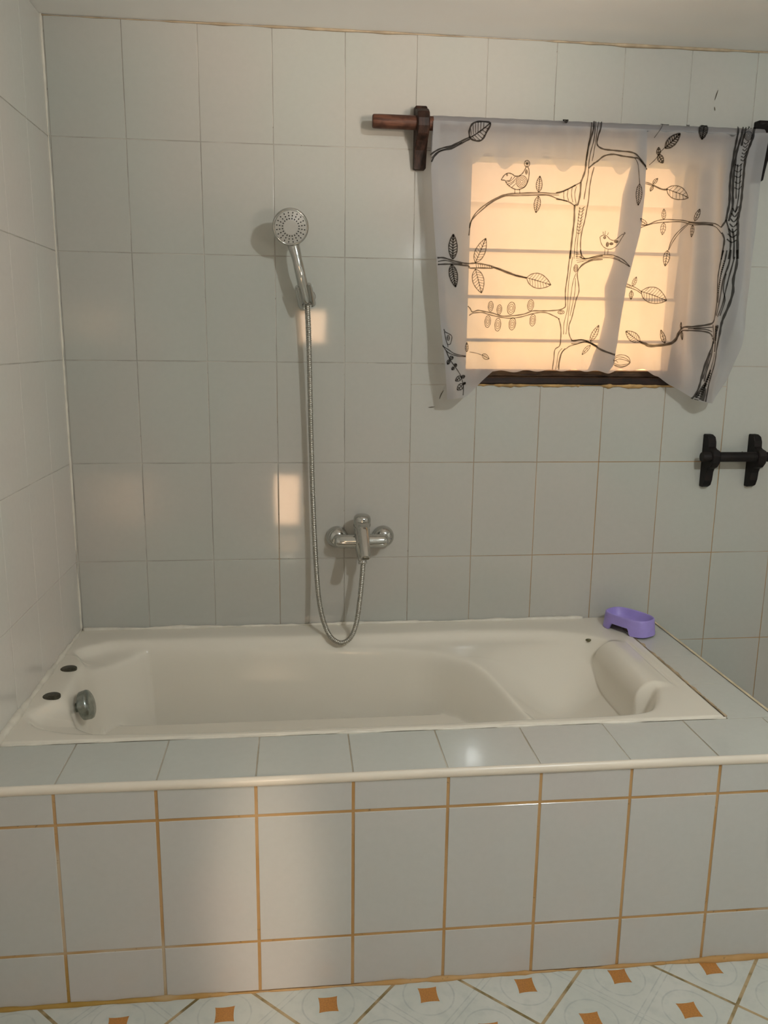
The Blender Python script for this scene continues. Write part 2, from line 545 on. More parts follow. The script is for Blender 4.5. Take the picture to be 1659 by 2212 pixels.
mb = MB()
tiles(mb, cuts(0.0, -RY, 0.18, 0.2), rows, lambda u, v, h: (h, -u, v), 0.0018)
mb.box(-B1, -B0, RY - 0.15, B1, -0.1, RZ + 0.05, 1)
wall_left = structure(mb.build('wall_left', [M_TILE_L, M_GROUT_L]))
mb = MB()
tiles(mb, cuts(0.0, -RY, 0.18, 0.2), rows, lambda u, v, h: (RX - h, -u, v), 0.002)
mb.box(RX + B0, RX + B1, RY - 0.15, B1, -0.1, RZ + 0.05, 1)
wall_right = structure(mb.build('wall_right', [M_TILE_L, M_GROUT_L]))
DOOR = (0.32, 1.10, 0.0, 2.02)
mb = MB()
tiles(mb, cuts(0.0, RX, 0.20609, 0.2), rows, lambda u, v, h: (u, RY + h, v), 0.002, hole=DOOR)
mb.box(-0.15, DOOR[0], RY - B1, RY - B0, -0.1, RZ + 0.05, 1)
mb.box(DOOR[1], RX + 0.15, RY - B1, RY - B0, -0.1, RZ + 0.05, 1)
mb.box(DOOR[0], DOOR[1], RY - B1, RY - B0, DOOR[3], RZ + 0.05, 1)
mb.box(DOOR[0], DOOR[1], RY - B1, RY - 0.11, -0.1, DOOR[3], 1)
wall_rear = structure(mb.build('wall_rear', [M_TILE_L, M_GROUT_L]))

mb = MB(); mb.add([(-0.1, RY - 0.1, 0), (RX + 0.1, RY - 0.1, 0), (RX + 0.1, 0.1, 0), (-0.1, 0.1, 0)], [(0, 1, 2, 3)])
floor = structure(mb.build('floor', M_FLOOR))
mb = MB(); mb.box(-0.2, RX + 0.2, RY - 0.2, 0.2, RZ, RZ + 0.12)
ceiling = structure(mb.build('ceiling', M_WHITE))

# ragged filler bead between wall tiles and ceiling
def bead(name, a, b, r, mat, parent=None, wob=0.35, n=160, seed=1, off=(0, 0, 0)):
    g = np.random.default_rng(seed)
    t = np.linspace(0, 1, n)
    ns = sum(np.interp(t * k, np.arange(int(k) + 2), g.normal(0, 1, int(k) + 2)) / (1 + i * 0.5) for i, k in enumerate((17, 43, 97)))
    R = r * np.clip(1 + wob * ns, 0.25, 2.6)
    P = np.array(a)[None] * (1 - t)[:, None] + np.array(b)[None] * t[:, None]
    m_ = MB(); m_.tube(P, R, 8)
    return m_.build(name, mat, parent)
structure(bead('trim_1', (0.0, -0.001, RZ - 0.003), (RX, -0.001, RZ - 0.002), 0.0032, M_SIL_B, wob=0.55, seed=5, n=300))
structure(bead('trim_2', (0.001, -0.001, DECK), (0.001, -0.001, RZ), 0.0028, M_SIL, wob=0.3, seed=6, n=200))

# door behind the photographer; two glowing panels added for warm reflections in the tiles
door = bpy.data.objects.new('door_1', None); COL.objects.link(door); structure(door)
mb = MB()
for r in ((DOOR[0], DOOR[0] + 0.06, 0, DOOR[3]), (DOOR[1] - 0.06, DOOR[1], 0, DOOR[3]), (DOOR[0] + 0.06, DOOR[1] - 0.06, DOOR[3] - 0.06, DOOR[3])):
    mb.box(r[0], r[1], RY - 0.10, RY + 0.012, r[2], r[3], 0)
mb.build('door_frame', M_FRAME, door)
GLOW_PANELS = [(0.69, 0.865, 1.39, 1.61), (0.50, 0.68, 0.05, 0.42)]
mb = MB()
x0, x1, z1 = DOOR[0] + 0.06, DOOR[1] - 0.06, DOOR[3] - 0.06
ux = sorted({x0, x1, *(p[0] for p in GLOW_PANELS), *(p[1] for p in GLOW_PANELS)})
vz = sorted({0.005, z1, *(p[2] for p in GLOW_PANELS), *(p[3] for p in GLOW_PANELS)})
for i in range(len(ux) - 1):
    for j in range(len(vz) - 1):
        cx, cz = (ux[i] + ux[i + 1]) / 2, (vz[j] + vz[j + 1]) / 2
        if not any(p[0] < cx < p[1] and p[2] < cz < p[3] for p in GLOW_PANELS):
            mb.box(ux[i], ux[i + 1], RY - 0.05, RY - 0.01, vz[j], vz[j + 1])
mb.build('door_leaf', M_FRAME, door)
for p in GLOW_PANELS:
    mb = MB(); mb.box(p[0], p[1], RY - 0.034, RY - 0.026, p[2], p[3])
    mb.build('added_glow_panel', M_LIT, door)

# ---------------------------------------------------------------- window in the back wall
win = bpy.data.objects.new('window_1', None); win.location = (1.51, 0.08, 1.3); COL.objects.link(win)
win.matrix_world = Matrix.Translation(win.location); structure(win)
a, b, c, d = HOLE
mb = MB()
mb.add([(a, 0.001, c), (a, 0.16, c), (a, 0.16, d), (a, 0.001, d)], [(0, 1, 2, 3)])
mb.add([(b, 0.001, c), (b, 0.16, c), (b, 0.16, d), (b, 0.001, d)], [(3, 2, 1, 0)])
mb.add([(a, 0.001, d), (a, 0.16, d), (b, 0.16, d), (b, 0.001, d)], [(0, 1, 2, 3)])
mb.add([(a, 0.001, c), (a, 0.16, c), (b, 0.16, c), (b, 0.001, c)], [(3, 2, 1, 0)])
mb.build('reveal', M_PLASTER, win)
mb = MB(); mb.box(a, b, -0.010, 0.05, c + 0.004, 1.284, 0, 0.003); mb.build('sill', M_SILLD, win)
mb = MB(); mb.box(a, b, 0.004, 0.13, 1.284, 1.303, 0, 0.003); mb.build('bottom_rail', M_SILLW, win)
bead('rust_seam', (a - 0.01, -0.002, c + 0.001), (b + 0.01, -0.002, c + 0.001), 0.0045, simple('rusty_filler', (0.42, 0.26, 0.10), 0.7, var=0.3, scale=25), win, 0.45, seed=9)
BARS = [1.392, 1.5215, 1.658, 1.79]
for k in range(5):
    z0_ = 1.303 if k == 0 else BARS[k - 1]
    z1_ = BARS[k] if k < 4 else d
    mb = MB()
    V = [(a + 0.004, 0.096, z0_ - 0.006), (b - 0.004, 0.096, z0_ - 0.006), (b - 0.004, 0.078, z1_ + 0.006), (a + 0.004, 0.078, z1_ + 0.006)]
    V += [(p[0], p[1] + 0.005, p[2]) for p in V]
    mb.add(V, [(0, 1, 2, 3), (7, 6, 5, 4), (0, 4, 5, 1), (2, 6, 7, 3), (1, 5, 6, 2), (0, 3, 7, 4)])
    mb.build('louvre_pane', M_GLASS, win)
for z_ in BARS[:3]:
    mb = MB()
    mb.box(a + 0.002, b - 0.002, 0.068, 0.076, z_ - 0.0045, z_ + 0.0045, 0, 0.001)
    mb.build('louvre_bar', M_STEEL, win)

# ================================================================ tiled surround of the bath
TX, TY = 1.683, -0.729                 # outer corner of the bath rim
SX, SY = 1.812, -0.9174                # outer faces of the surround
sur = thing('bath_surround', (0.9, -0.82, 0), 'white tiled built-in bath surround with rusty grout under the bathtub', 'bath surround')
fx = cuts(0.003, SX, 0.17301, 0.2)
mb = MB()
tiles(mb, fx, [0.0, 0.12424, 0.42038, 0.5], lambda u, v, h: (u, SY - h, v), 0.0062, 0.0012, tilt=0.002)
mb.build('apron', [M_TILE_A, M_GROUT_A], sur)
mb = MB()
tiles(mb, cuts(SY, -0.003, -0.9174, 0.2), [0.0, 0.12424, 0.42038, 0.5], lambda u, v, h: (SX + h, u, v), 0.005, 0.0012)
mb.build('side_panel', [M_TILE_A, M_GROUT_A], sur)
mb = MB()
tiles(mb, fx, [SY + 0.004, TY - 0.004], lambda u, v, h: (u, v, DECK + h), 0.0028, 0.001, tilt=0.0012)
tiles(mb, [TX + 0.004, SX - 0.003], [TY - 0.004, -0.532, -0.333, -0.13, -0.003], lambda u, v, h: (u, v, DECK + h), 0.0026, 0.001, tilt=0.003)
mb.build('ledge', [M_TILE_D, M_GROUT_D], sur)
# cream quarter-round strip along the front edge, yellowed strip along the right edge
mb = MB()
prof = [(SY + 0.006, DECK + 0.003)] + [(SY + 0.003 - 0.0085 * math.sin(t), DECK - 0.006 + 0.0105 * math.cos(t)) for t in np.linspace(0.15, 2.6, 9)] + [(SY + 0.001, DECK - 0.016)]
xs = np.linspace(0.003, SX + 0.004, 60)
mb.grid([(x, y + 0.0006 * math.sin(x * 9), z + 0.0007 * math.sin(x * 5.3 + 1)) for x in xs for y, z in prof], 60, len(prof))
mb.build('front_edge_trim', M_TRIM, sur)
mb = MB()
prof = [(SX - 0.008, DECK + 0.0025)] + [(SX - 0.004 + 0.008 * math.sin(t), DECK - 0.004 + 0.0078 * math.cos(t)) for t in np.linspace(0.1, 2.5, 8)]
mb.grid([(x, y, z) for y in np.linspace(SY - 0.002, -0.003, 40) for x, z in prof], 40, len(prof))
mb.build('side_edge_trim', M_TRIM_Y, sur)
bead('grout_fillet', (0.003, SY - 0.002, 0.001), (SX, SY - 0.002, 0.001), 0.0045, M_GROUT_A, sur, 0.4, seed=12, n=220)

# ================================================================ bathtub
TOP = 0.509
A_POLY = catmull([(0.152, -0.099), (0.462, -0.099), (0.803, -0.101), (1.17, -0.096), (1.387, -0.106), (1.496, -0.135), (1.566, -0.185),
                  (1.598, -0.25), (1.603, -0.38), (1.598, -0.52), (1.578, -0.585), (1.553, -0.635), (1.52, -0.675), (1.472, -0.690), (1.38, -0.696), (1.1, -0.696), (0.75, -0.697),
                  (0.406, -0.697), (0.188, -0.688), (0.093, -0.662), (0.045, -0.628), (0.026, -0.58), (0.048, -0.53), (0.076, -0.48), (0.076, -0.40), (0.072, -0.33),
                  (0.072, -0.272), (0.050, -0.222), (0.030, -0.178), (0.045, -0.148), (0.079, -0.126)], 6, True)
B_POLY = catmull([(0.25, -0.114), (0.463, -0.122), (0.738, -0.132), (0.875, -0.139), (0.962, -0.150), (1.085, -0.182), (1.203, -0.282), (1.278, -0.41), (1.325, -0.505),
                  (1.33, -0.58), (1.29, -0.650), (1.18, -0.684), (1.0, -0.688), (0.75, -0.689), (0.5, -0.688), (0.35, -0.676), (0.243, -0.645), (0.150, -0.588), (0.110, -0.525),
                  (0.090, -0.465), (0.086, -0.40), (0.084, -0.33), (0.096, -0.258), (0.135, -0.200), (0.175, -0.158), (0.21, -0.125)], 6, True)

def sdist(px, py, poly):
    """signed distance to a closed polygon, positive inside"""
    d2 = np.full(px.shape, 1e9); inside = np.zeros(px.shape, bool)
    n = len(poly)
    for i in range(n):
        a_, b_ = poly[i], poly[(i + 1) % n]
        e = b_ - a_
        t = np.clip(((px - a_[0]) * e[0] + (py - a_[1]) * e[1]) / (e @ e + 1e-15), 0, 1)
        d2 = np.minimum(d2, (px - a_[0] - t * e[0]) ** 2 + (py - a_[1] - t * e[1]) ** 2)
        if abs(e[1]) > 1e-12:
            c_ = ((a_[1] > py) != (b_[1] > py)) & (px < e[0] * (py - a_[1]) / e[1] + a_[0])
            inside ^= c_
    return np.where(inside, 1, -1) * np.sqrt(d2)

def soft(d, k):
    return 0.5 * (d + np.sqrt(d * d + k * k))

def tub_z(px, py):
    px, py = np.asarray(px, float), np.asarray(py, float)
    dA = sdist(px, py, A_POLY)
    dB = sdist(px, py, B_POLY)
    a_ = soft(dA, 0.006)
    drop = 0.029 * (1 - np.exp(-a_ / 0.011)) + 0.10 * np.maximum(a_ - 0.003, 0)
    rs = smooth01(px, 1.0, 1.45)
    b_ = soft(dB, 0.005)
    s_ = 0.046 + 0.15 * rs
    drop = drop + 0.36 * (1 - np.exp(-b_ / s_))
    # backrest falls from the head end into the well
    back = smooth01(px, 1.70, 1.42) * smooth01(dA, 0.0, 0.05) * smooth01(px, 1.15, 1.42)
    side = smooth01(py, -0.13, -0.33)
    drop = drop + 0.14 * back * side
    z = TOP - np.minimum(drop, 0.40)
    # head roll
    ry = smooth01(py, -0.555, -0.525) * smooth01(py, -0.200, -0.235)
    xc, rr = 1.598, 0.056
    u_ = np.clip((px - xc) / rr, -1.0, 1.0)
    roll = np.where(px < xc, 0.455 + 0.060 * np.sqrt(np.maximum(1 - u_ * u_, 0)), 0.515 - 0.007 * smooth01(px, xc, 1.648))
    roll = np.where(px < xc - rr, 0.30, roll)
    roll = np.where(px > 1.648, TOP, roll)
    roll = z * (1 - ry) + roll * ry
    k = 0.010
    dz = roll - z
    z = z + soft(dz, k) - 0.5 * k * np.exp(-np.abs(dz) / k)
    # groove behind the roll
    z = z - 0.0045 * np.exp(-((px - 1.646) / 0.005) ** 2) * smooth01(py, -0.575, -0.50) * smooth01(py, -0.19, -0.25)
    return z

tub = thing('bathtub', (0.84, -0.365, DECK), 'cream enamel built-in bathtub with chrome overflow and moulded headrest', 'bathtub')
nx, ny = 421, 212
gx = np.linspace(0.002, TX, nx)
gy = np.linspace(TY, -0.002, ny)
GX, GY = np.meshgrid(gx, gy, indexing='ij')
GZ = tub_z(GX, GY)
ed = np.minimum(np.minimum(TX - GX, GY - TY), 0.008)
GZ = GZ - 0.006 * (1 - np.sqrt(np.clip(1 - (1 - ed / 0.008) ** 2, 0, 1)))
V = np.stack([GX, GY, GZ], -1).reshape(-1, 3)
mb = MB()
mb.grid([tuple(p) for p in V], nx, ny)
# skirt down to the ledge tiles
sk = [(x, TY, z) for x in (0.002, TX) for z in (DECK - 0.002,)]
mb.add([(0.002, TY, 0.503), (TX, TY, 0.503), (TX, TY, 0.40), (0.002, TY, 0.40)], [(0, 1, 2, 3)])
mb.add([(TX, TY, 0.503), (TX, -0.002, 0.503), (TX, -0.002, 0.40), (TX, TY, 0.40)], [(0, 1, 2, 3)])
mb.build('tub_shell', M_TUB, tub, fix=False)
bead('wall_sealant', (0.010, -0.0062, TOP + 0.001), (TX - 0.1, -0.0062, TOP + 0.001), 0.0052, M_SIL, tub, 0.32, seed=21, n=260)
bead('corner_sealant', (0.003, -0.003, TOP + 0.001), (0.003, SY + 0.01, TOP), 0.0068, M_SIL, tub, 0.32, seed=22, n=160)
mb = MB()
bead('rim_sealant', (TX + 0.003, -0.10, DECK + 0.0005), (TX + 0.006, TY + 0.005, DECK + 0.0005), 0.0032, M_SIL_B, tub, 0.35, seed=23, n=140)
bead('front_sealant', (0.01, TY - 0.002, DECK), (TX, TY - 0.002, DECK), 0.0026, M_SIL, tub, 0.6, seed=24, n=260)
for (x, y) in ((0.0445, -0.3065), (0.0495, -0.482)):
    zt = float(tub_z(x, y))
    mb = MB()
    mb.lathe([(-0.004, 0.0212), (0.0014, 0.0212), (0.0024, 0.0200), (0.0024, 0.0)], (x, y, zt), (0, 0, 1), 36)
    o = mb.build('tap_hole_cap', M_CAP, tub, sharp=50); o['label'] = 'dark metal cap in rim'
mb = MB()
ov = Vector((0.106, -0.425, 0.452)); ax = Vector((0.96, 0.02, 0.25)).normalized()
mb.lathe([(-0.024, 0.012), (-0.002, 0.012), (-0.002, 0.034), (0.0, 0.037), (0.016, 0.0385), (0.021, 0.0365), (0.0245, 0.030), (0.026, 0.015), (0.0262, 0.0)], ov, ax, 44)
o = mb.build('overflow_cover', M_CHROME_D, tub, sharp=45); o['label'] = 'tarnished chrome overflow cover'

# ================================================================ soap dish
dish = thing('soap_dish', (1.692, -0.121, TOP), 'purple plastic soap dish standing on the rear corner of the bathtub rim', 'soap dish')
th = math.atan2(-0.85, 0.52)
dl, dw = Vector((math.cos(th), math.sin(th), 0)), Vector((-math.sin(th), math.cos(th), 0))
def dish_pt(phi, a_, b_, z, p=2.9):
    c_, s_ = math.cos(phi), math.sin(phi)
    r = (abs(c_ / a_) ** p + abs(s_ / b_) ** p) ** (-1 / p)
    q = Vector((1.692, -0.121, 0)) + dl * (r * c_) + dw * (r * s_)
    return (q.x, q.y, z)
n = 120
mb = MB()
zb, zr = TOP + 0.0005, TOP + 0.051
def notch(phi):
    s_ = abs(math.cos(phi))
    return 0.021 * float(smooth01(s_, 0.62, 0.50)) * (1 if abs(math.sin(phi)) > 0.3 else 0)
V = []
rings = 9
for r in range(rings):
    t = r / (rings - 1)
    for k in range(n):
        phi = 2 * math.pi * k / n
        lo = zb + notch(phi)
        z = lo + (zr - 0.003 - lo) * t
        f = (z - zb) / (zr - zb)
        V.append(dish_pt(phi, 0.081 - 0.005 * f, 0.0535 - 0.005 * f, z))
for (a_, b_, z) in ((0.0752, 0.0477, zr - 0.001), (0.0738, 0.0463, zr), (0.0722, 0.0447, zr - 0.0008), (0.0708, 0.0433, zr - 0.004), (0.067, 0.040, zr - 0.020), (0.060, 0.033, zr - 0.029), (0.05, 0.024, zr - 0.032), (0.001, 0.001, zr - 0.033)):
    for k in range(n): V.append(dish_pt(2 * math.pi * k / n, a_, b_, z))
R = rings + 8
mb.add(V, [(r * n + k, r * n + (k + 1) % n, (r + 1) * n + (k + 1) % n, (r + 1) * n + k) for r in range(R - 1) for k in range(n)], 0, True)
# inner face of the skirt
V = []
for r in range(5):
    t = r / 4
    for k in range(n):
        phi = 2 * math.pi * k / n
        lo = zb + notch(phi)
        z = lo + (zr - 0.012 - lo) * t
        f = (z - zb) / (zr - zb)
        V.append(dish_pt(phi, 0.0785 - 0.006 * f, 0.0510 - 0.006 * f, z))
mb.add(V, [(r * n + k, (r + 1) * n + k, (r + 1) * n + (k + 1) % n, r * n + (k + 1) % n) for r in range(4) for k in range(n)], 0, True)
mb.build('dish_body', M_PURPLE, dish, fix=False)
for (u, v) in ((-0.028, 0.006), (0.0, 0.008), (0.028, 0.006), (-0.014, -0.008), (0.014, -0.008)):  # dark discs on the dish floor, hole shade put into their colour
    q = Vector((1.692, -0.121, 0)) + dl * u + dw * v
    mb = MB(); mb.lathe([(-0.001, 0.0046), (0.0006, 0.0046), (0.0006, 0)], (q.x, q.y, zr - 0.0324), (0, 0, 1), 16)
    mb.build('drain_hole_disc', M_HOLE, dish)

# crumb on the rim
mb = MB()
cx, cy = 1.545, -0.172
cz = float(tub_z(cx, cy))
pts, fs = [], []
for i in range(7):
    for k in range(12):
        a1, a2 = math.pi * i / 6, 2 * math.pi * k / 12
        rr_ = 1 + 0.25 * math.sin(3 * a2 + 1) * math.sin(a1)
        pts.append((cx + 0.0088 * rr_ * math.sin(a1) * math.cos(a2), cy + 0.0080 * rr_ * math.sin(a1) * math.sin(a2), cz + 0.0015 + 0.0045 * math.cos(a1)))
mb.add(pts, [(i * 12 + k, (i + 1) * 12 + k, (i + 1) * 12 + (k + 1) % 12, i * 12 + (k + 1) % 12) for i in range(6) for k in range(12)], 0, True)
tag(mb.build('soap_crumb', M_CRUMB), 'tiny olive brown crumb on the bathtub rim near the soap dish', 'crumb')

# ================================================================ shower set
def V3(*a_): return np.array(a_, float)
head_c = V3(0.652, -0.108, 1.686)
nrm = Vector((0.10, -0.95, -0.26)).normalized()
hs = thing('hand_shower', (0.690, -0.060, 1.50), 'chrome hand shower with round grey spray face hung in a wall holder', 'hand shower')
mb = MB()
mb.lathe([(-0.030, 0.0), (-0.029, 0.014), (-0.024, 0.030), (-0.016, 0.042), (-0.007, 0.0485), (0.0, 0.0500), (0.004, 0.0490), (0.0062, 0.0462), (0.0066, 0.0448), (0.0055, 0.0440)], head_c, nrm, 56)
mb.build('head_shell', M_CHROME, hs)
mb = MB()
mb.lathe([(0.002, 0.0442), (0.0060, 0.0438), (0.0068, 0.041), (0.0070, 0.021), (0.0076, 0.0200), (0.0076, 0.018), (0.0070, 0.0)], head_c, nrm, 56)
face = mb.build('spray_face', M_FACE, hs)
U = Vector((1, 0, 0)); U = (U - nrm * U.dot(nrm)).normalized(); B = nrm.cross(U)
for k in range(20):
    t = 2 * math.pi * (k + 0.5) / 20
    for r in (0.0228, 0.0305, 0.0382):
        mb = MB()
        p = Vector(head_c) + nrm * 0.0066 + (U * math.cos(t) + B * math.sin(t)) * r
        rd = (U * math.cos(t) + B * math.sin(t)); td = nrm.cross(rd)
        q = [p + rd * (0.0022 * math.cos(w)) + td * (0.0016 * math.sin(w)) for w in np.linspace(0, 2 * math.pi, 9)[:-1]]
        q2 = [x + nrm * 0.0014 for x in q]
        mb.add([*q, *q2], [(i, (i + 1) % 8, 8 + (i + 1) % 8, 8 + i) for i in range(8)] + [tuple(range(8, 16))])
        mb.build('nozzle', M_BLACK, face)
h0 = V3(0.655, -0.112, 1.668)
path = catmull([V3(0.655, -0.070, 1.672), V3(0.659, -0.078, 1.646), V3(0.669, -0.083, 1.605), V3(0.679, -0.080, 1.560), V3(0.688, -0.068, 1.520), V3(0.6955, -0.058, 1.488)], 8)
tt = np.linspace(0, 1, len(path))
rad = np.interp(tt, [0, 0.1, 0.22, 0.40, 0.70, 0.88, 1.0], [0.024, 0.0215, 0.0175, 0.0140, 0.0148, 0.0138, 0.0100])
mb = MB(); mb.tube(path, rad, 28)
mb.build('handle', M_CHROME, hs)
# wall holder
hd = thing('shower_holder', (0.695, 0, 1.50), 'chrome wall clip gripping the shower handle above the hose', 'shower holder')
dr = Vector(path[-1] - path[-12]).normalized()
mb = MB()
base = Vector((0.6860, -0.0660, 1.5310))
fr = Vector((0.02, -1, 0.05)); fr = (fr - dr * fr.dot(dr)).normalized(); sd = dr.cross(fr)
o0 = base - dr * 0.006
NA = 40
angs = np.linspace(math.radians(38), math.radians(322), NA)
sec = [(0.0, 0.0150), (0.0, 0.0225), (0.003, 0.0245), (0.056, 0.0255), (0.061, 0.0238), (0.0625, 0.0210), (0.0625, 0.0150)]
V = []
for a_ in angs:
    for h, r in sec:
        V.append(o0 + dr * h + (fr * math.cos(a_) + sd * math.sin(a_)) * r)
ns = len(sec)
F = [(i * ns + k, i * ns + (k + 1) % ns, (i + 1) * ns + (k + 1) % ns, (i + 1) * ns + k) for i in range(NA - 1) for k in range(ns)]
F += [tuple(range(ns)), tuple(range((NA - 1) * ns, NA * ns))[::-1]]
mb.add(V, F, 0, True)
mb.build('clip', M_CHROME, hd, sharp=40)
mb = MB()
mb.tube([(0.699, -0.002, 1.508), (0.697, -0.025, 1.508), (0.695, -0.042, 1.508)], [0.016, 0.0135, 0.0135], 24)
mb.lathe([(0.0, 0.023), (0.005, 0.0225), (0.007, 0.019), (0.007, 0.0)], (0.699, -0.001, 1.508), (0, -1, 0), 32)
mb.build('wall_mount', M_CHROME, hd)

# hose
hp = catmull([V3(0.6970, -0.0565, 1.484), V3(0.7000, -0.050, 1.41), V3(0.7030, -0.044, 1.25), V3(0.7055, -0.040, 1.10), V3(0.7095, -0.040, 0.92), V3(0.7165, -0.046, 0.74), V3(0.7245, -0.066, 0.622),
              V3(0.7370, -0.095, 0.556), V3(0.7570, -0.122, 0.513), V3(0.7880, -0.138, 0.4965), V3(0.8180, -0.132, 0.510), V3(0.8370, -0.115, 0.550), V3(0.8480, -0.094, 0.612), V3(0.8560, -0.078, 0.68), V3(0.8595, -0.073, 0.726)], 10)
seg = np.r_[0, np.cumsum(np.linalg.norm(np.diff(hp, axis=0), axis=1))]
K = int(seg[-1] / 0.0011)
s_ = np.linspace(0, seg[-1], K)
hp2 = np.stack([np.interp(s_, seg, hp[:, i]) for i in range(3)], 1)
rad = 0.0072 + 0.0007 * np.sin(2 * math.pi * s_ / 0.0055)
hose = MB(); hose.tube(hp2, rad, 12)
hose = tag(hose.build('shower_hose', M_HOSE), 'ribbed steel shower hose looping down from the hand shower to the mixer tap', 'shower hose')

# mixer tap
mx = thing('mixer_tap', (0.856, 0, 0.79), 'chrome single lever bath mixer tap on the tiled wall above the bathtub', 'mixer tap')
ZT = 0.792
for x in (0.7835, 0.9265):
    mb = MB()
    mb.lathe([(0.0, 0.0335), (0.006, 0.0338), (0.012, 0.0330), (0.020, 0.0295), (0.027, 0.0235), (0.032, 0.0165), (0.034, 0.0)], (x, -0.001, ZT), (0, -1, 0), 40)
    mb.build('wall_flange', M_CHROME, mx)
mb = MB()
xs = np.array([0.772, 0.7745, 0.780, 0.79, 0.81, 0.84, 0.856, 0.87, 0.90, 0.92, 0.930, 0.9355, 0.938])
rs = np.array([0.006, 0.0135, 0.0185, 0.0205, 0.0205, 0.0215, 0.022, 0.0215, 0.0205, 0.0205, 0.0185, 0.0135, 0.006])
mb.tube([(x, -0.058, ZT - 0.002) for x in xs], rs, 32)
for x in (0.785, 0.925): mb.tube([(x, -0.004, ZT), (x, -0.055, ZT - 0.002)], 0.0155, 24)
mb.build('cross_bar', M_CHROME, mx)
mb = MB()
mb.lathe([(-0.050, 0.0125), (-0.049, 0.0148), (-0.036, 0.0158), (-0.026, 0.0195), (-0.010, 0.0222), (0.010, 0.0232), (0.040, 0.0232), (0.0445, 0.0222), (0.045, 0.015)], (0.856, -0.066, ZT), (0, 0, 1), 40)
mb.build('tap_body', M_CHROME, mx)
mb = MB()
mb.lathe([(0.0, 0.0225), (0.001, 0.0250), (0.006, 0.0262), (0.024, 0.0262), (0.032, 0.0240), (0.037, 0.0185), (0.0395, 0.010), (0.040, 0.0)], (0.856, -0.066, ZT + 0.045), (0, -0.10, 1), 40)
lv = catmull([V3(0.856, -0.078, ZT + 0.058), V3(0.856, -0.105, ZT + 0.045), V3(0.857, -0.145, ZT + 0.012), V3(0.858, -0.176, ZT - 0.018), V3(0.858, -0.181, ZT - 0.024)], 5)
prof = []
for i, p in enumerate(lv):
    t = i / (len(lv) - 1)
    w, h = (0.0200 - 0.0070 * t) * (1 if i < len(lv) - 3 else 0.8), (0.0100 - 0.003 * t) * (1 if i < len(lv) - 3 else 0.7)
    for k in range(14):
        a_ = 2 * math.pi * k / 14
        prof.append((p[0] + w * math.copysign(abs(math.cos(a_)) ** 0.7, math.cos(a_)), p[1] - 0.75 * h * math.sin(a_), p[2] + h * math.copysign(abs(math.sin(a_)) ** 0.7, math.sin(a_))))
L = len(lv)
mb.add(prof, [(i * 14 + k, i * 14 + (k + 1) % 14, (i + 1) * 14 + (k + 1) % 14, (i + 1) * 14 + k) for i in range(L - 1) for k in range(14)] + [tuple(range((L - 1) * 14, L * 14)), tuple(range(14))[::-1]], 0, True)
lever = mb.build('lever_handle', M_CHROME, mx, sharp=50)
mb = MB(); mb.lathe([(0.0, 0.0042), (0.0012, 0.0040), (0.0014, 0.0)], (0.8575, -0.0925, ZT + 0.0685), (0, -1, 0.05), 18)
o = mb.build('marker_dot', M_BLACK, lever); o['label'] = 'black dot on the lever cap'
mb = MB()
mb.lathe([(0.0, 0.0132), (0.004, 0.0140), (0.010, 0.0140), (0.0108, 0.0122), (0.0125, 0.0122), (0.0135, 0.0138), (0.020, 0.0136), (0.0215, 0.0115), (0.0215, 0.0)], (0.857, -0.067, ZT - 0.049), (0.08, -0.25, -1), 32)
mb.build('hose_nut', M_CHROME, mx)

# ================================================================ wooden rail, brackets, paper holder
def bracket_profile(zc, k=1.0):
    q = [(0.0, -0.113), (-0.020, -0.113), (-0.026, -0.090), (-0.034, -0.066), (-0.050, -0.044), (-0.072, -0.030), (-0.082, -0.012), (-0.083, 0.008), (-0.076, 0.026), (-0.062, 0.036), (-0.040, 0.039),
         (-0.030, 0.044), (-0.026, 0.052), (0.0, 0.054)]
    return [(y * k, zc + z * k) for y, z in q]
RODZ, RODY = 1.976, -0.055
for (x, lab) in ((1.0005, 'dark wooden curtain rail bracket at the left edge of the curtain'), (2.012, 'dark wooden curtain rail bracket at the right edge of the curtain')):
    mb = MB(); mb.prism(bracket_profile(RODZ), x, x + 0.034, 0.003)
    tag(mb.build('rail_bracket', M_BRK if x < 1.5 else M_EBONY), lab, 'bracket', 'curtain rail brackets')
mb = MB()
xs = np.r_[0.8785, 0.8795, 0.882, np.linspace(0.90, 2.16, 30)]
mb.tube([(x, RODY, RODZ) for x in xs], [0.0150, 0.0168, 0.0180] + [0.0185] * 30, 28)
tag(mb.build('curtain_rail', M_ROD, sharp=50), 'red brown round wooden rail carrying the printed curtain over the window', 'curtain rail')

hold = thing('towel_rail', (2.03, 0, 1.04), 'short blackened wooden towel rail with two brackets on the wall right of the window', 'towel rail')
def holder_profile(zc):
    q = [(0.0, -0.098), (-0.014, -0.098), (-0.026, -0.092), (-0.033, -0.075), (-0.036, -0.050), (-0.044, -0.036), (-0.062, -0.028), (-0.074, -0.014), (-0.076, 0.008), (-0.070, 0.024), (-0.050, 0.028),
         (-0.040, 0.034), (-0.038, 0.052), (-0.030, 0.066), (-0.018, 0.070), (0.0, 0.070)]
    return [(y, zc + z) for y, z in q]
for x in (1.943, 2.094):
    mb = MB(); mb.prism(holder_profile(1.040), x, x + 0.025, 0.003); mb.build('bracket', M_EBONY, hold)
mb = MB(); mb.tube([(x, -0.053, 1.0435) for x in (1.916, 1.918, 1.95, 2.0, 2.05, 2.12, 2.14)], [0.014, 0.0155, 0.0155, 0.0155, 0.0155, 0.0155, 0.0155], 24)
mb.build('rail', M_EBONY, hold, sharp=50)
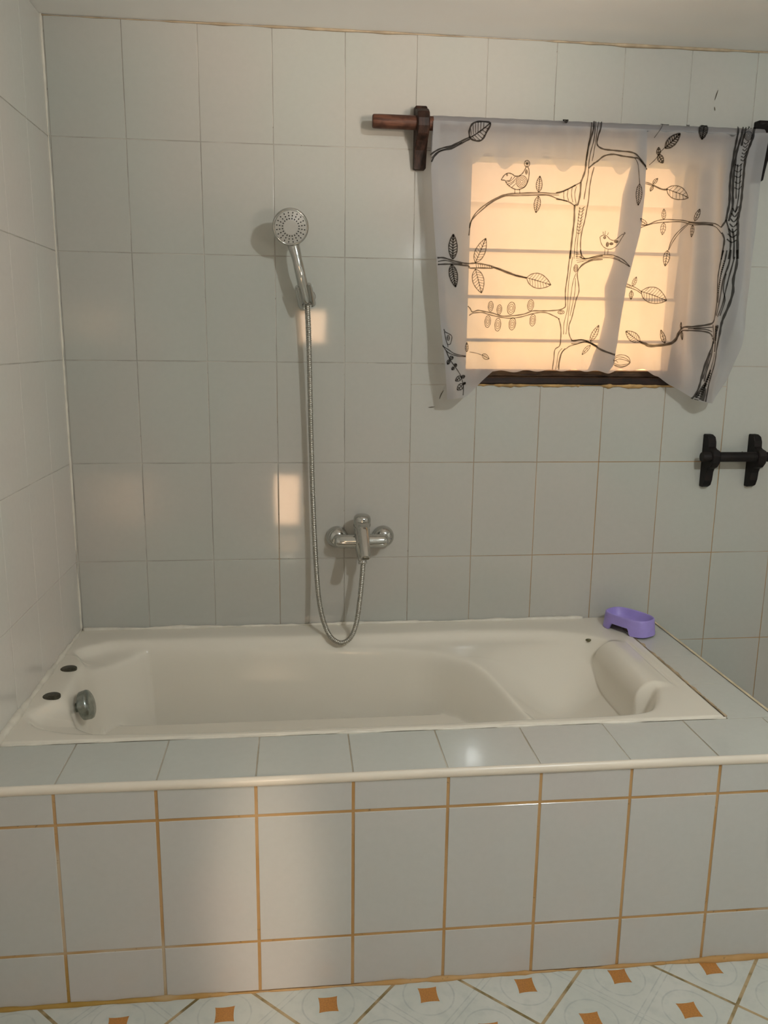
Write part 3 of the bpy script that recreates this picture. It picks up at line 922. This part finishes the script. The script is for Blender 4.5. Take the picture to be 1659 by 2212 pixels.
# print traced as centre lines, in millimetres on the cloth (x, z)
INK_LINES=((3.6,(1497,2001,1497,1973,1492,1953,1485,1925,1480,1891,1478,1861,1470,1836,1468,1830,1468,1799,1463,1771,1455,1767,1456,1729,1454,1694,1452,1658,1451,1623)),(3,(1519,2002,1519,1977,1513,1957,1510,1936,1518,1926,1536,1920,1566,1918,1604,1916,1627,1910,1647,1894,1667,1874)),(3,(1488,1868,1504,1882,1515,1889,1533,1903,1559,1908,1589,1904,1620,1901,1635,1900,1655,1884,1666,1875)),(2,(1502,1998,1502,1970,1500,1943,1492,1912,1488,1881,1488,1851,1484,1820,1480,1785)),(1.6,(1512,1998,1509,1970,1505,1936,1502,1912,1498,1888)),(2,(1490,1989,1489,1959,1483,1922,1481,1888)),(2.4,(1505,1872,1499,1848,1495,1820,1494,1786,1490,1754,1486,1726,1480,1698,1478,1666,1482,1638,1493,1624)),(2.4,(1468,1830,1448,1820,1423,1808,1401,1802)),(2.4,(1455,1767,1440,1777,1420,1783,1402,1785)),(1.3,(1445,1817,1444,1798,1449,1777)),(1.3,(1434,1811,1433,1794,1438,1780)),(1.3,(1423,1806,1423,1794,1425,1784)),(1.3,(1456,1819,1453,1798,1459,1771)),(1.4,(1470,1764,1467,1729,1465,1694,1462,1659,1462,1623)),(1.4,(1480,1764,1476,1736,1471,1701,1469,1666,1470,1627)),(1.2,(1467,1762,1475,1759,1484,1766)),(1.2,(1467,1754,1474,1751,1483,1758)),(1.2,(1466,1746,1474,1742,1482,1749)),(1.2,(1466,1737,1474,1734,1481,1741)),(1.2,(1466,1729,1474,1725,1480,1733)),(1.2,(1466,1720,1473,1717,1479,1724)),(1.2,(1465,1712,1473,1709,1478,1716)),(1.2,(1465,1704,1473,1700,1477,1707)),(1.2,(1465,1695,1473,1692,1476,1699)),(2.2,(1454,1822,1410,1802,1358,1800,1302,1797,1261,1794,1232,1784,1196,1763,1171,1741,1157,1717,1154,1700)),(2.2,(1434,1780,1407,1786,1380,1794,1340,1792,1295,1790,1254,1788,1222,1774,1196,1756,1168,1731,1157,1713,1153,1680)),(1.2,(1410,1796,1358,1796,1302,1794,1258,1791,1225,1778,1196,1759)),(2.4,(1451,1648,1448,1609,1447,1577,1445,1540,1447,1517,1450,1494,1448,1488,1435,1481,1407,1478,1379,1477,1351,1476,1327,1467,1295,1462,1264,1461,1236,1468,1208,1472,1187,1475,1170,1470,1163,1480,1156,1486)),(2,(1436,1454,1432,1457,1418,1464,1396,1472,1372,1472,1351,1468,1320,1459,1292,1455,1257,1458,1222,1464,1201,1469,1174,1467,1160,1460)),(2.2,(1434,1456,1443,1431,1447,1397,1446,1377,1434,1366,1432,1339,1428,1307)),(2.2,(1479,1649,1482,1633,1489,1623,1514,1627,1548,1634)),(2.2,(1549,1624,1514,1619,1490,1607,1477,1594,1475,1577,1482,1551,1485,1531,1480,1511,1477,1485,1473,1458,1467,1438,1468,1418,1475,1401,1486,1392,1514,1396,1544,1388,1565,1378)),(2,(1469,1372,1476,1377,1501,1384,1529,1390,1544,1386,1566,1375)),(2.2,(1469,1372,1456,1360,1450,1332,1448,1307)),(1.3,(1458,1629,1454,1596,1452,1557,1454,1518,1457,1484,1451,1444,1453,1411)),(1.3,(1471,1584,1465,1564,1463,1538,1462,1491,1461,1451,1460,1411)),(1.3,(1470,1570,1473,1541,1472,1511,1467,1464)),(1.3,(1454,1370,1445,1356,1442,1329,1438,1307)),(1.3,(1462,1370,1451,1350,1445,1312)),(1.1,(1462,1642,1474,1639)),(1.1,(1464,1636,1478,1635)),(1.1,(1466,1630,1481,1630)),(1.1,(1467,1625,1484,1626)),(1.1,(1469,1619,1487,1621)),(1.1,(1471,1613,1490,1617)),(3,(1062,1616,1080,1617,1104,1612,1132,1607,1154,1604,1172,1605,1200,1602,1231,1595,1262,1586,1294,1575,1324,1568)),(3,(1064,1598,1091,1600,1115,1601,1154,1598,1159,1592,1183,1592,1217,1592,1231,1593,1262,1583,1294,1573,1324,1567)),(2,(1064,1606,1087,1610,1115,1605,1138,1603)),(1.2,(1176,1603,1178,1593)),(1.2,(1182,1602,1184,1593)),(1.2,(1188,1602,1190,1593)),(1.2,(1194,1601,1196,1593)),(1.2,(1201,1601,1202,1593)),(1.2,(1207,1600,1208,1593)),(1.2,(1213,1600,1215,1593)),(1.2,(1219,1599,1221,1594)),(1.8,(1087,1421,1091,1413,1102,1408,1112,1400,1108,1380,1099,1378,1093,1393,1089,1413)),(1.4,(1099,1378,1100,1370)),(2,(1082,1373,1101,1363,1122,1351,1154,1345)),(2,(1083,1376,1098,1356,1129,1345,1154,1344)),(2,(1094,1359,1105,1336,1123,1313,1138,1292,1145,1272,1148,1252,1147,1233)),(1.3,(1164,1357,1188,1353,1209,1347)),(3,(1037,1888,1050,1898,1068,1907,1096,1915,1121,1927,1146,1938)),(3,(1040,1870,1050,1887,1068,1901,1096,1908,1125,1923,1146,1933)),(1.5,(1041,1880,1057,1897,1096,1912,1125,1925)),(3.4,(1146,1937,1144,1953,1152,1972,1174,1980,1203,1977,1194,1955,1181,1933,1163,1929,1146,1935)),(2.6,(1146,1936,1174,1954,1203,1977)),(1.3,(1150,1942,1148,1960)),(1.3,(1156,1945,1154,1971)),(1.3,(1162,1949,1161,1975)),(1.3,(1169,1952,1169,1978)),(1.3,(1176,1956,1177,1979)),(1.3,(1185,1963,1185,1978)),(1.3,(1153,1939,1163,1931)),(1.3,(1160,1943,1174,1932)),(1.3,(1168,1947,1182,1936)),(1.3,(1174,1953,1188,1943)),(1.3,(1182,1958,1192,1952)),(1.3,(1189,1965,1197,1962)),(2,(1239,1830,1248,1843,1259,1849,1270,1847,1278,1842,1289,1842,1298,1848,1305,1858,1310,1867,1316,1862,1318,1848,1315,1828,1305,1812,1287,1806,1270,1811,1256,1821,1251,1829,1239,1830)),(1.1,(1311,1875,1318,1876)),(1.1,(1311,1875,1305,1875)),(1.1,(1311,1875,1312,1868)),(1.1,(1311,1875,1311,1882)),(1.1,(1311,1875,1316,1871)),(1.1,(1311,1875,1307,1870)),(1.1,(1311,1875,1316,1880)),(1.1,(1311,1875,1306,1880)),(1.6,(1254,1829,1264,1830,1270,1840)),(1.3,(1253,1824,1269,1830,1280,1842)),(1.3,(1257,1819,1275,1828,1286,1842)),(1.3,(1262,1815,1278,1827)),(1.3,(1270,1811,1282,1822)),(1.4,(1280,1807,1280,1796)),(1.4,(1293,1807,1294,1796)),(1.5,(1672,1886,1688,1902,1698,1919,1712,1933)),(1.8,(1691,2006,1697,1997,1717,2007)),(1.2,(1697,1997,1695,1984,1676,1956)),(3,(1768,2000,1778,1994)),(1.8,(1664,1841,1678,1838,1694,1831,1714,1823,1733,1823)),(1.8,(1665,1837,1686,1832,1714,1821,1733,1821)),(1.6,(1622,1901,1634,1886,1640,1859,1644,1833)),(2,(1657,1722,1680,1724,1706,1735,1732,1740,1764,1739,1803,1736,1838,1735,1866,1731,1906,1723)),(2,(1655,1713,1683,1724,1710,1730,1741,1733,1772,1734,1811,1729,1846,1728,1874,1722,1912,1705)),(2.6,(1803,1734,1838,1732,1870,1726)),(1.7,(1799,1729,1774,1709,1757,1684,1749,1655)),(1.5,(1803,1728,1778,1706,1761,1680,1750,1655)),(1.5,(1536,1685,1541,1668,1552,1656,1569,1652,1586,1662,1596,1680,1603,1692,1597,1692,1579,1677,1566,1679,1555,1689,1544,1690,1536,1685)),(1.2,(1546,1691,1544,1700)),(1.2,(1550,1692,1551,1702)),(1.2,(1557,1691,1560,1698)),(1.2,(1553,1652,1553,1637)),(1.2,(1562,1652,1562,1638)),(2,(1478,1630,1485,1625,1506,1626,1534,1634,1565,1637,1587,1632,1609,1621,1628,1604)),(1.8,(1480,1597,1486,1607,1507,1619,1534,1626,1562,1629,1584,1625,1605,1616,1626,1605)),(1.1,(1486,1617,1510,1622,1541,1631,1569,1633,1598,1622)),(4,(1920,2004,1924,1985,1923,1958,1922,1930,1923,1896,1923,1864,1924,1830,1926,1794,1923,1762,1920,1741,1906,1723)),(4,(1911,1709,1921,1691,1920,1662,1917,1633)),(4,(1921,1659,1914,1619,1908,1586,1909,1549,1912,1508,1907,1468,1897,1450,1872,1442,1847,1438,1822,1436,1808,1422,1799,1401,1786,1389,1764,1384,1731,1382,1713,1388,1698,1392)),(4,(1936,2001,1935,1975,1931,1951,1928,1924,1929,1882,1930,1847,1932,1812,1934,1777,1928,1741)),(5,(1969,1999,1968,1970,1963,1949,1956,1924,1953,1893,1954,1862,1954,1827,1954,1795,1951,1763,1949,1742,1952,1713,1953,1688,1958,1634)),(4,(1943,2001,1944,1986,1940,1965,1938,1944)),(6,(1951,2000,1953,1991)),(5,(1960,1999,1960,1990)),(2,(1943,1953,1949,1949,1958,1957)),(2,(1942,1944,1949,1940,1956,1948)),(2,(1942,1935,1948,1931,1955,1939)),(2,(1941,1926,1948,1922,1954,1930)),(2,(1940,1917,1948,1913,1952,1921)),(2,(1940,1908,1948,1904,1951,1912)),(1.6,(1929,1896,1938,1891,1946,1898)),(1.6,(1930,1880,1939,1875,1947,1883)),(1.6,(1932,1865,1941,1860,1948,1867)),(1.6,(1933,1849,1942,1844,1949,1851)),(1.6,(1934,1833,1944,1828,1950,1836)),(2,(1935,1896,1937,1847,1940,1802)),(2,(1943,1896,1945,1848,1945,1798,1941,1763)),(2.4,(1934,1777,1941,1766,1947,1781)),(2.4,(1933,1763,1941,1752,1948,1765)),(2.4,(1932,1748,1940,1738,1948,1750)),(2.4,(1931,1734,1940,1724,1948,1734)),(2.4,(1930,1720,1940,1709,1949,1718)),(2.4,(1929,1706,1940,1695,1949,1702)),(2.4,(1928,1691,1940,1681,1950,1687)),(3,(1921,1745,1932,1713,1938,1677,1937,1634)),(3,(1938,1720,1945,1684,1948,1634)),(4.5,(1955,1660,1957,1620,1953,1577,1955,1540,1949,1502,1940,1465,1937,1444,1935,1410,1926,1368,1920,1334,1910,1298,1901,1263,1892,1217)),(3.6,(1898,1406,1903,1396,1894,1368,1886,1333,1879,1291,1874,1263,1866,1238,1858,1224)),(3,(1931,1659,1928,1626,1919,1583,1916,1546,1917,1509)),(3,(1940,1660,1939,1620,1929,1573,1924,1519,1916,1471)),(2.4,(1950,1640,1944,1593,1939,1550,1933,1502,1922,1468)),(2.2,(1935,1593,1932,1549,1939,1516,1930,1471)),(1.8,(1924,1629,1929,1628)),(1.8,(1923,1623,1928,1622)),(1.8,(1922,1617,1928,1616)),(1.8,(1921,1611,1927,1610)),(1.8,(1920,1605,1926,1604)),(1.8,(1919,1599,1925,1597)),(1.8,(1918,1593,1924,1591)),(1.8,(1918,1587,1923,1585)),(1.8,(1917,1581,1922,1579)),(1.8,(1916,1575,1922,1573)),(1.8,(1915,1569,1921,1567)),(1.8,(1914,1563,1920,1561)),(1.8,(1913,1557,1919,1555)),(1.8,(1912,1551,1918,1549)),(1.8,(1912,1545,1917,1543)),(1.8,(1911,1539,1916,1537)),(6,(1926,1444,1921,1416,1916,1389,1913,1365)),(4,(1918,1444,1914,1413,1913,1389)),(3,(1898,1444,1904,1416,1905,1389)),(2,(1911,1440,1928,1437)),(2,(1911,1436,1928,1432)),(2,(1911,1431,1927,1428)),(2,(1910,1426,1926,1423)),(2,(1910,1421,1926,1418)),(2,(1910,1416,1925,1413)),(2,(1910,1412,1924,1408)),(2,(1909,1407,1924,1404)),(2,(1909,1402,1923,1399)),(3,(1901,1396,1899,1354,1892,1316,1886,1277)),(2,(1914,1361,1906,1326,1898,1291,1886,1256)),(2,(1895,1361,1888,1316,1882,1284)),(5,(1903,1312,1892,1277,1876,1249,1867,1228)),(4,(1892,1270,1883,1249,1878,1222)),(6,(1890,1256,1884,1219)),(2,(1901,1302,1910,1299)),(2,(1898,1296,1907,1293)),(2,(1895,1290,1905,1287)),(2,(1892,1284,1902,1281)),(2,(1890,1278,1899,1275)),(2,(1887,1272,1896,1269)),(2,(1884,1266,1894,1263)),(2,(1881,1260,1891,1257)),(2,(1878,1254,1888,1251)),(2,(1876,1248,1885,1245)),(2,(1873,1242,1882,1239)),(2,(1870,1236,1880,1233)),(2,(1867,1230,1877,1227)),(2,(1864,1224,1874,1221)),(3,(1898,1409,1886,1420,1863,1426,1837,1427,1819,1426,1809,1415,1800,1396,1786,1385,1761,1380,1728,1378,1713,1384,1700,1390)),(2.4,(1897,1437,1870,1435,1837,1432)),(2.2,(1896,1423,1877,1430,1851,1432)),(1.6,(1624,1559,1646,1552,1664,1546,1683,1535)),(1.6,(1624,1550,1643,1546,1665,1540,1683,1530)),(1.1,(1627,1557,1628,1550)),(1.1,(1631,1556,1632,1548)),(1.1,(1636,1555,1637,1547)),(1.1,(1640,1554,1641,1546)),(1.1,(1644,1552,1646,1545)),(2.2,(1478,1392,1499,1395,1524,1395,1550,1385,1576,1369,1602,1359,1621,1354)),(1.8,(1479,1384,1500,1384,1525,1390,1550,1382,1580,1364,1621,1351)),(1.4,(1616,1336,1636,1346,1662,1343,1680,1330)),(1.4,(1619,1332,1640,1340,1666,1336,1679,1328)),(1.4,(1621,1329,1641,1322,1663,1324,1679,1328)),(1.4,(1627,1322,1653,1317,1677,1326)),(1.2,(1625,1332,1629,1336,1638,1329)))
INK_LEAVES=((1105,1600,1118,1538,12.7,9,2.6,1),(1109,1615,1109,1683,12.8,8,2.6,1),(1175,1589,1195,1523,16,8,1.8,0),(1174,1606,1201,1673,14,8,1.8,0),(1324,1568,1400,1550,20.1,8,1.8,0),(1104,1338,1117,1341,5.3,2,2,1),(1104,1334,1098,1321,4.7,2,2,1),(1120,1316,1127,1322,4.7,2,2,1),(1119,1313,1111,1306,4,2,2,1),(1141,1286,1123,1274,6.7,2,2,1),(1142,1284,1153,1288,4.3,2,2,1),(1147,1265,1129,1248,8,2,2,1),(1148,1265,1155,1269,3,2,2,1),(1206,1349,1234,1337,7.4,4,1.4,0),(1156,1357,1155,1384,4,3,1.4,0),(1348,1801,1350,1844,9.1,7,1.8,0),(1348,1790,1342,1745,9.5,7,1.8,0),(1413,2005,1418,1985,8.1,3,2.2,1),(1712,1931,1751,1970,12.1,7,2.8,1),(1695,1912,1692,1932,5.8,2,2.2,1),(1694,1912,1711,1892,8,3,2.4,1),(1820,2002,1818,1957,12.8,9,2.8,1),(1729,1824,1795,1800,17.5,6,1.8,0),(1688,1836,1700,1851,4.7,3,1.4,0),(1689,1831,1682,1816,4,3,1.4,0),(1644,1833,1643,1774,9.9,9,1.8,0),(1728,1740,1726,1769,6.2,3,1.4,0),(1729,1731,1727,1697,7.7,3,1.4,0),(1826,1739,1836,1772,5.8,3,1.6,0),(1821,1728,1820,1694,5.8,3,1.6,0),(1680,1724,1653,1739,6.6,3,1.4,0),(1747,1654,1743,1610,9.5,5,1.8,0),(1698,1392,1650,1423,12.7,7,1.8,0),(1775,1389,1758,1428,5.7,3,1.6,0),(1814,1432,1812,1451,2.3,2,1.4,0),(1817,1424,1821,1399,3.7,3,1.8,0),(1679,1538,1762,1513,22.1,9,1.8,0),(1649,1552,1658,1578,6.3,4,1.4,0),(1647,1539,1650,1514,6.3,4,1.8,0),(1544,1391,1561,1439,8.4,6,1.5,0),(1545,1380,1519,1352,6,2,1.4,0))
INK_RINGS=((1469,1597,6,10,3),(1439,1474,9.4,4.7,2),(1226,1487,8.4,14,3),(1255,1479,8,13.4,3),(1290,1483,10.7,17.4,3),(1344,1492,9.4,15.4,3),(1220,1444,9.4,16.7,3),(1254,1436,10,18.4,3),(1298,1439,9.4,17.4,3),(1355,1450,9,16.7,3),(1101,1396,4,7.4,2),(1311,1875,7.7,8.8,1),(1311,1875,1.5,1.5,1),(1256,1844,1.5,2.2,1),(1298,1827,15.4,16.1,4),(1310,1853,2.6,5.9,2),(1550,1684,3.3,3.3,2),(1559,1665,3.3,6.2,3),(1570,1667,5.1,2.9,3),(1583,1673,5.8,2.9,3),(1605,1696,1.5,2.2,1),(1954,1971,11,12.4,4),(1648,1334,30.1,19,1))
CUR_LEFT=((1.045,1.996),(1.041,1.897),(1.04,1.849),(1.048,1.751),(1.059,1.614),(1.077,1.435),(1.103,1.22))
CUR_RIGHT=((2.012,2.002),(2.009,1.93),(2.008,1.841),(2.01,1.713),(2.007,1.582),(1.998,1.475),(1.985,1.379),(1.962,1.283),(1.935,1.21))
CUR_FOLD=((1.651,2.009),(1.661,1.906),(1.664,1.806),(1.657,1.704),(1.636,1.614),(1.624,1.548),(1.624,1.469),(1.627,1.389),(1.619,1.321),(1.602,1.299))
CUR_FOLD_IN=((1.631,2.009),(1.625,1.904),(1.598,1.804),(1.592,1.703),(1.584,1.613),(1.568,1.547),(1.582,1.468),(1.572,1.388),(1.555,1.321),(1.542,1.299))
CUR_HEM=((1.107,1.219),(1.156,1.227),(1.176,1.242),(1.21,1.274),(1.248,1.301),(1.279,1.3),(1.406,1.304),(1.506,1.306),(1.593,1.301),(1.61,1.299),(1.643,1.306),(1.715,1.309),(1.768,1.289),(1.8,1.264),(1.847,1.236),(1.878,1.217),(1.946,1.208))

# ================================================================ printed curtain
def curve(P):
    P = sorted(P, key=lambda q: q[1])
    zs, xs = [q[1] for q in P], [q[0] for q in P]
    return lambda z: np.interp(z, zs, xs)
cl, cr, cf, ci = curve(CUR_LEFT), curve(CUR_RIGHT), curve(CUR_FOLD), curve(CUR_FOLD_IN)
hx, hz = [q[0] for q in CUR_HEM], [q[1] for q in CUR_HEM]
def hem(x): return np.interp(x, hx, hz)
CTOP = RODZ + 0.0185 + 0.0015

def cloth_y(x, z, layer):
    """layer 0: panel left of the pleat, 1: panel behind the pleat and to its right"""
    x, z = np.asarray(x, float), np.asarray(z, float)
    dn = smooth01(z, CTOP, CTOP - 0.16)
    y = -0.0785 + 0.010 * layer * dn + 0.0010 * layer
    rt_ = smooth01(x, 1.60, 1.95)
    y = y + dn * (0.0040 * np.sin(x * 46 + 0.5 * np.sin(z * 7)) + 0.0125 * rt_ * np.sin(x * 72 + 1.3 + 1.2 * np.sin(z * 4)) + 0.003 * np.sin(x * 21 + z * 9))
    y = y + 0.0045 * np.sin(x * 42 + z * 26) * smooth01(x, 1.20, 1.12) * dn
    y = y + 0.0018 * np.sin(x * 95 + 2) * smooth01(z, 1.80, 1.97)
    inw = smooth01(x, 1.14, 1.27) * smooth01(x, 1.87, 1.74)
    low = smooth01(z, 1.62, 1.33)
    y = y - 0.013 * smooth01(x, 1.955, 1.995)
    y = y + inw * low * 0.046
    # corners that hang outside the opening billow a little
    out = 1 - smooth01(x, 1.10, 1.24) * smooth01(x, 1.93, 1.78)
    y = y - out * smooth01(z, 1.6, 1.25) * 0.010
    y = y + low * 0.004 * np.sin(x * 60 + z * 30)
    return np.minimum(y, -0.014)

cur = thing('curtain', (1.52, -0.07, CTOP), 'short sheer white curtain printed with black trees, leaves and birds, hung over the window', 'curtain')
mb = MB()
NV = 72
def sheet(us, xfun, layer_y, zt, zbot, mat=0):
    V = []
    for u in us:
        for j in range(NV):
            t = j / (NV - 1)
            z_guess = zt
            x = xfun(u, zt)
            for _ in range(3):
                zb_ = zbot(x, u); z_guess = zt + (zb_ - zt) * t
                x = xfun(u, z_guess)
            V.append((float(x), float(layer_y(x, z_guess, u)), float(z_guess)))
    mb.grid(V, len(us), NV, mat)
ruf = lambda x: hem(x) + 0.003 * np.sin(np.asarray(x) * 85) * smooth01(x, 1.22, 1.28) * smooth01(x, 1.80, 1.74)
Z_T = CTOP - 0.018
sheet(np.linspace(0, 1, 110), lambda u, z: cl(z) + (cf(z) - cl(z)) * u, lambda x, z, u: cloth_y(x, z, 0), Z_T, lambda x, u: ruf(x))
sheet(np.linspace(0, 1, 10), lambda u, z: cf(z) + (ci(z) - cf(z)) * u, lambda x, z, u: cloth_y(x, z, 0) + 0.010 * smooth01(u, 0.0, 0.25) * (1 if True else 0) - 0.004 * math.sin(math.pi * u) + 0.003, Z_T, lambda x, u: ruf(x) + 0.002)
sheet(np.linspace(0, 1, 90), lambda u, z: ci(z) + (cr(z) - ci(z)) * u, lambda x, z, u: cloth_y(x, z, 1) + 0.004 * (1 - smooth01(u, 0, 0.05)), Z_T, lambda x, u: ruf(x))
# top: the cloth runs over the rail and back down as a hem pocket
xs = np.linspace(cl(CTOP) + 0.001, cr(CTOP) - 0.001, 160)
V, nv = [], 0
arc = np.linspace(math.radians(200), math.radians(-20), 14)
for x in xs:
    col_ = [(x, float(cloth_y(x, Z_T, 0)), Z_T)]
    for a_ in arc:
        rr_ = 0.0202 + 0.0004 * math.sin(x * 130)
        col_.append((x, RODY + rr_ * math.cos(a_), RODZ + rr_ * math.sin(a_)))
    zb_ = 1.888 + 0.011 * math.sin(x * 38) + 0.013 * math.sin(x * 73 + 1)
    for t in np.linspace(0.1, 1, 12):
        col_.append((x, RODY + 0.019 + 0.006 * t + 0.003 * math.sin(x * 60) * t, RODZ - 0.006 + (zb_ - RODZ + 0.006) * t))
    V += col_; nv = len(col_)
mb.grid(V, len(xs), nv)
# stitched side hems: a second thickness of cloth along both edges
for side in (0, 1):
    f0 = (lambda u, z: cl(z) + 0.001 + 0.018 * u) if side == 0 else (lambda u, z: cr(z) - 0.046 + 0.016 * u)
    sheet(np.linspace(0, 1, 5), f0, lambda x, z, u: cloth_y(x, z, side) - 0.0014, Z_T, lambda x, u: hem(x) + 0.001)

# ---- the print
def ink_y(x, z):
    front = x <= cf(z)
    return np.where(front, cloth_y(x, z, 0), cloth_y(x, z, 1)) - 0.0022

def ink(pts, w, per=4):
    P = catmull(np.array(pts, float), per)
    if len(P) < 2: return
    P = P / 1000.0
    P[:, 1] = np.minimum(P[:, 1], CTOP - 0.004)
    d_ = np.gradient(P, axis=0)
    d_ /= np.linalg.norm(d_, axis=1)[:, None] + 1e-9
    q = np.stack([-d_[:, 1], d_[:, 0]], 1) * (w * 0.00138 / 2)
    K_ = len(P)
    wv = (1 + 0.18 * np.sin(np.arange(K_) * 1.7 + P[0, 0] * 900))[:, None]
    A_, B_ = P + q * wv, P - q * wv
    V_ = []
    for Q in (A_, B_):
        yy = ink_y(Q[:, 0], Q[:, 1])
        V_ += [(Q[i, 0], yy[i], Q[i, 1]) for i in range(K_)]
    mb.add(V_, [(i, i + 1, K_ + i + 1, K_ + i) for i in range(K_ - 1)], 1)

for w, flat in INK_LINES:
    ink([(flat[i], flat[i + 1]) for i in range(0, len(flat), 2)], w)
for (bx, bz, tx_, tz_, hw, veins, w, dark) in INK_LEAVES:
    b_, t_ = np.array([bx, bz], float), np.array([tx_, tz_], float)
    ax_ = t_ - b_
    ln = np.linalg.norm(ax_)
    if ln < 1: continue
    ax_ /= ln
    nn = np.array([-ax_[1], ax_[0]])
    ts = np.linspace(0, 1, 9)
    wd = hw * np.sin(math.pi * ts ** 0.85) ** 0.8
    for sgn in (-1, 1):
        ink([b_ + ax_ * ln * t + nn * sgn * ww for t, ww in zip(ts, wd)], w, 2)
    ink([b_, b_ + ax_ * ln * 0.5, t_], w * 0.9, 3)
    for k in range(1, veins + 1):
        t = k / (veins + 1.2)
        ww = hw * math.sin(math.pi * min(t + 0.10, 1) ** 0.85) ** 0.8
        for sgn in (-1, 1):
            p = b_ + ax_ * ln * t
            e = b_ + ax_ * ln * min(t + 0.10, 0.98) + nn * sgn * ww * 0.92
            ink([p, (p + e) / 2 + ax_ * 0.6, e], w * (0.85 if dark else 0.55), 2)
for (cx_, cz_, rx_, rz_, rings_) in INK_RINGS:
    for k in range(rings_):
        s0 = 1 - k / rings_
        an = np.linspace(0, 2 * math.pi, 13)
        ink([(cx_ + rx_ * s0 * math.cos(t), cz_ + rz_ * s0 * math.sin(t)) for t in an], 1.5 if k == 0 else 1.1, 2)
mb.build('printed_cloth', [M_CLOTH, M_INK], cur, fix=False)
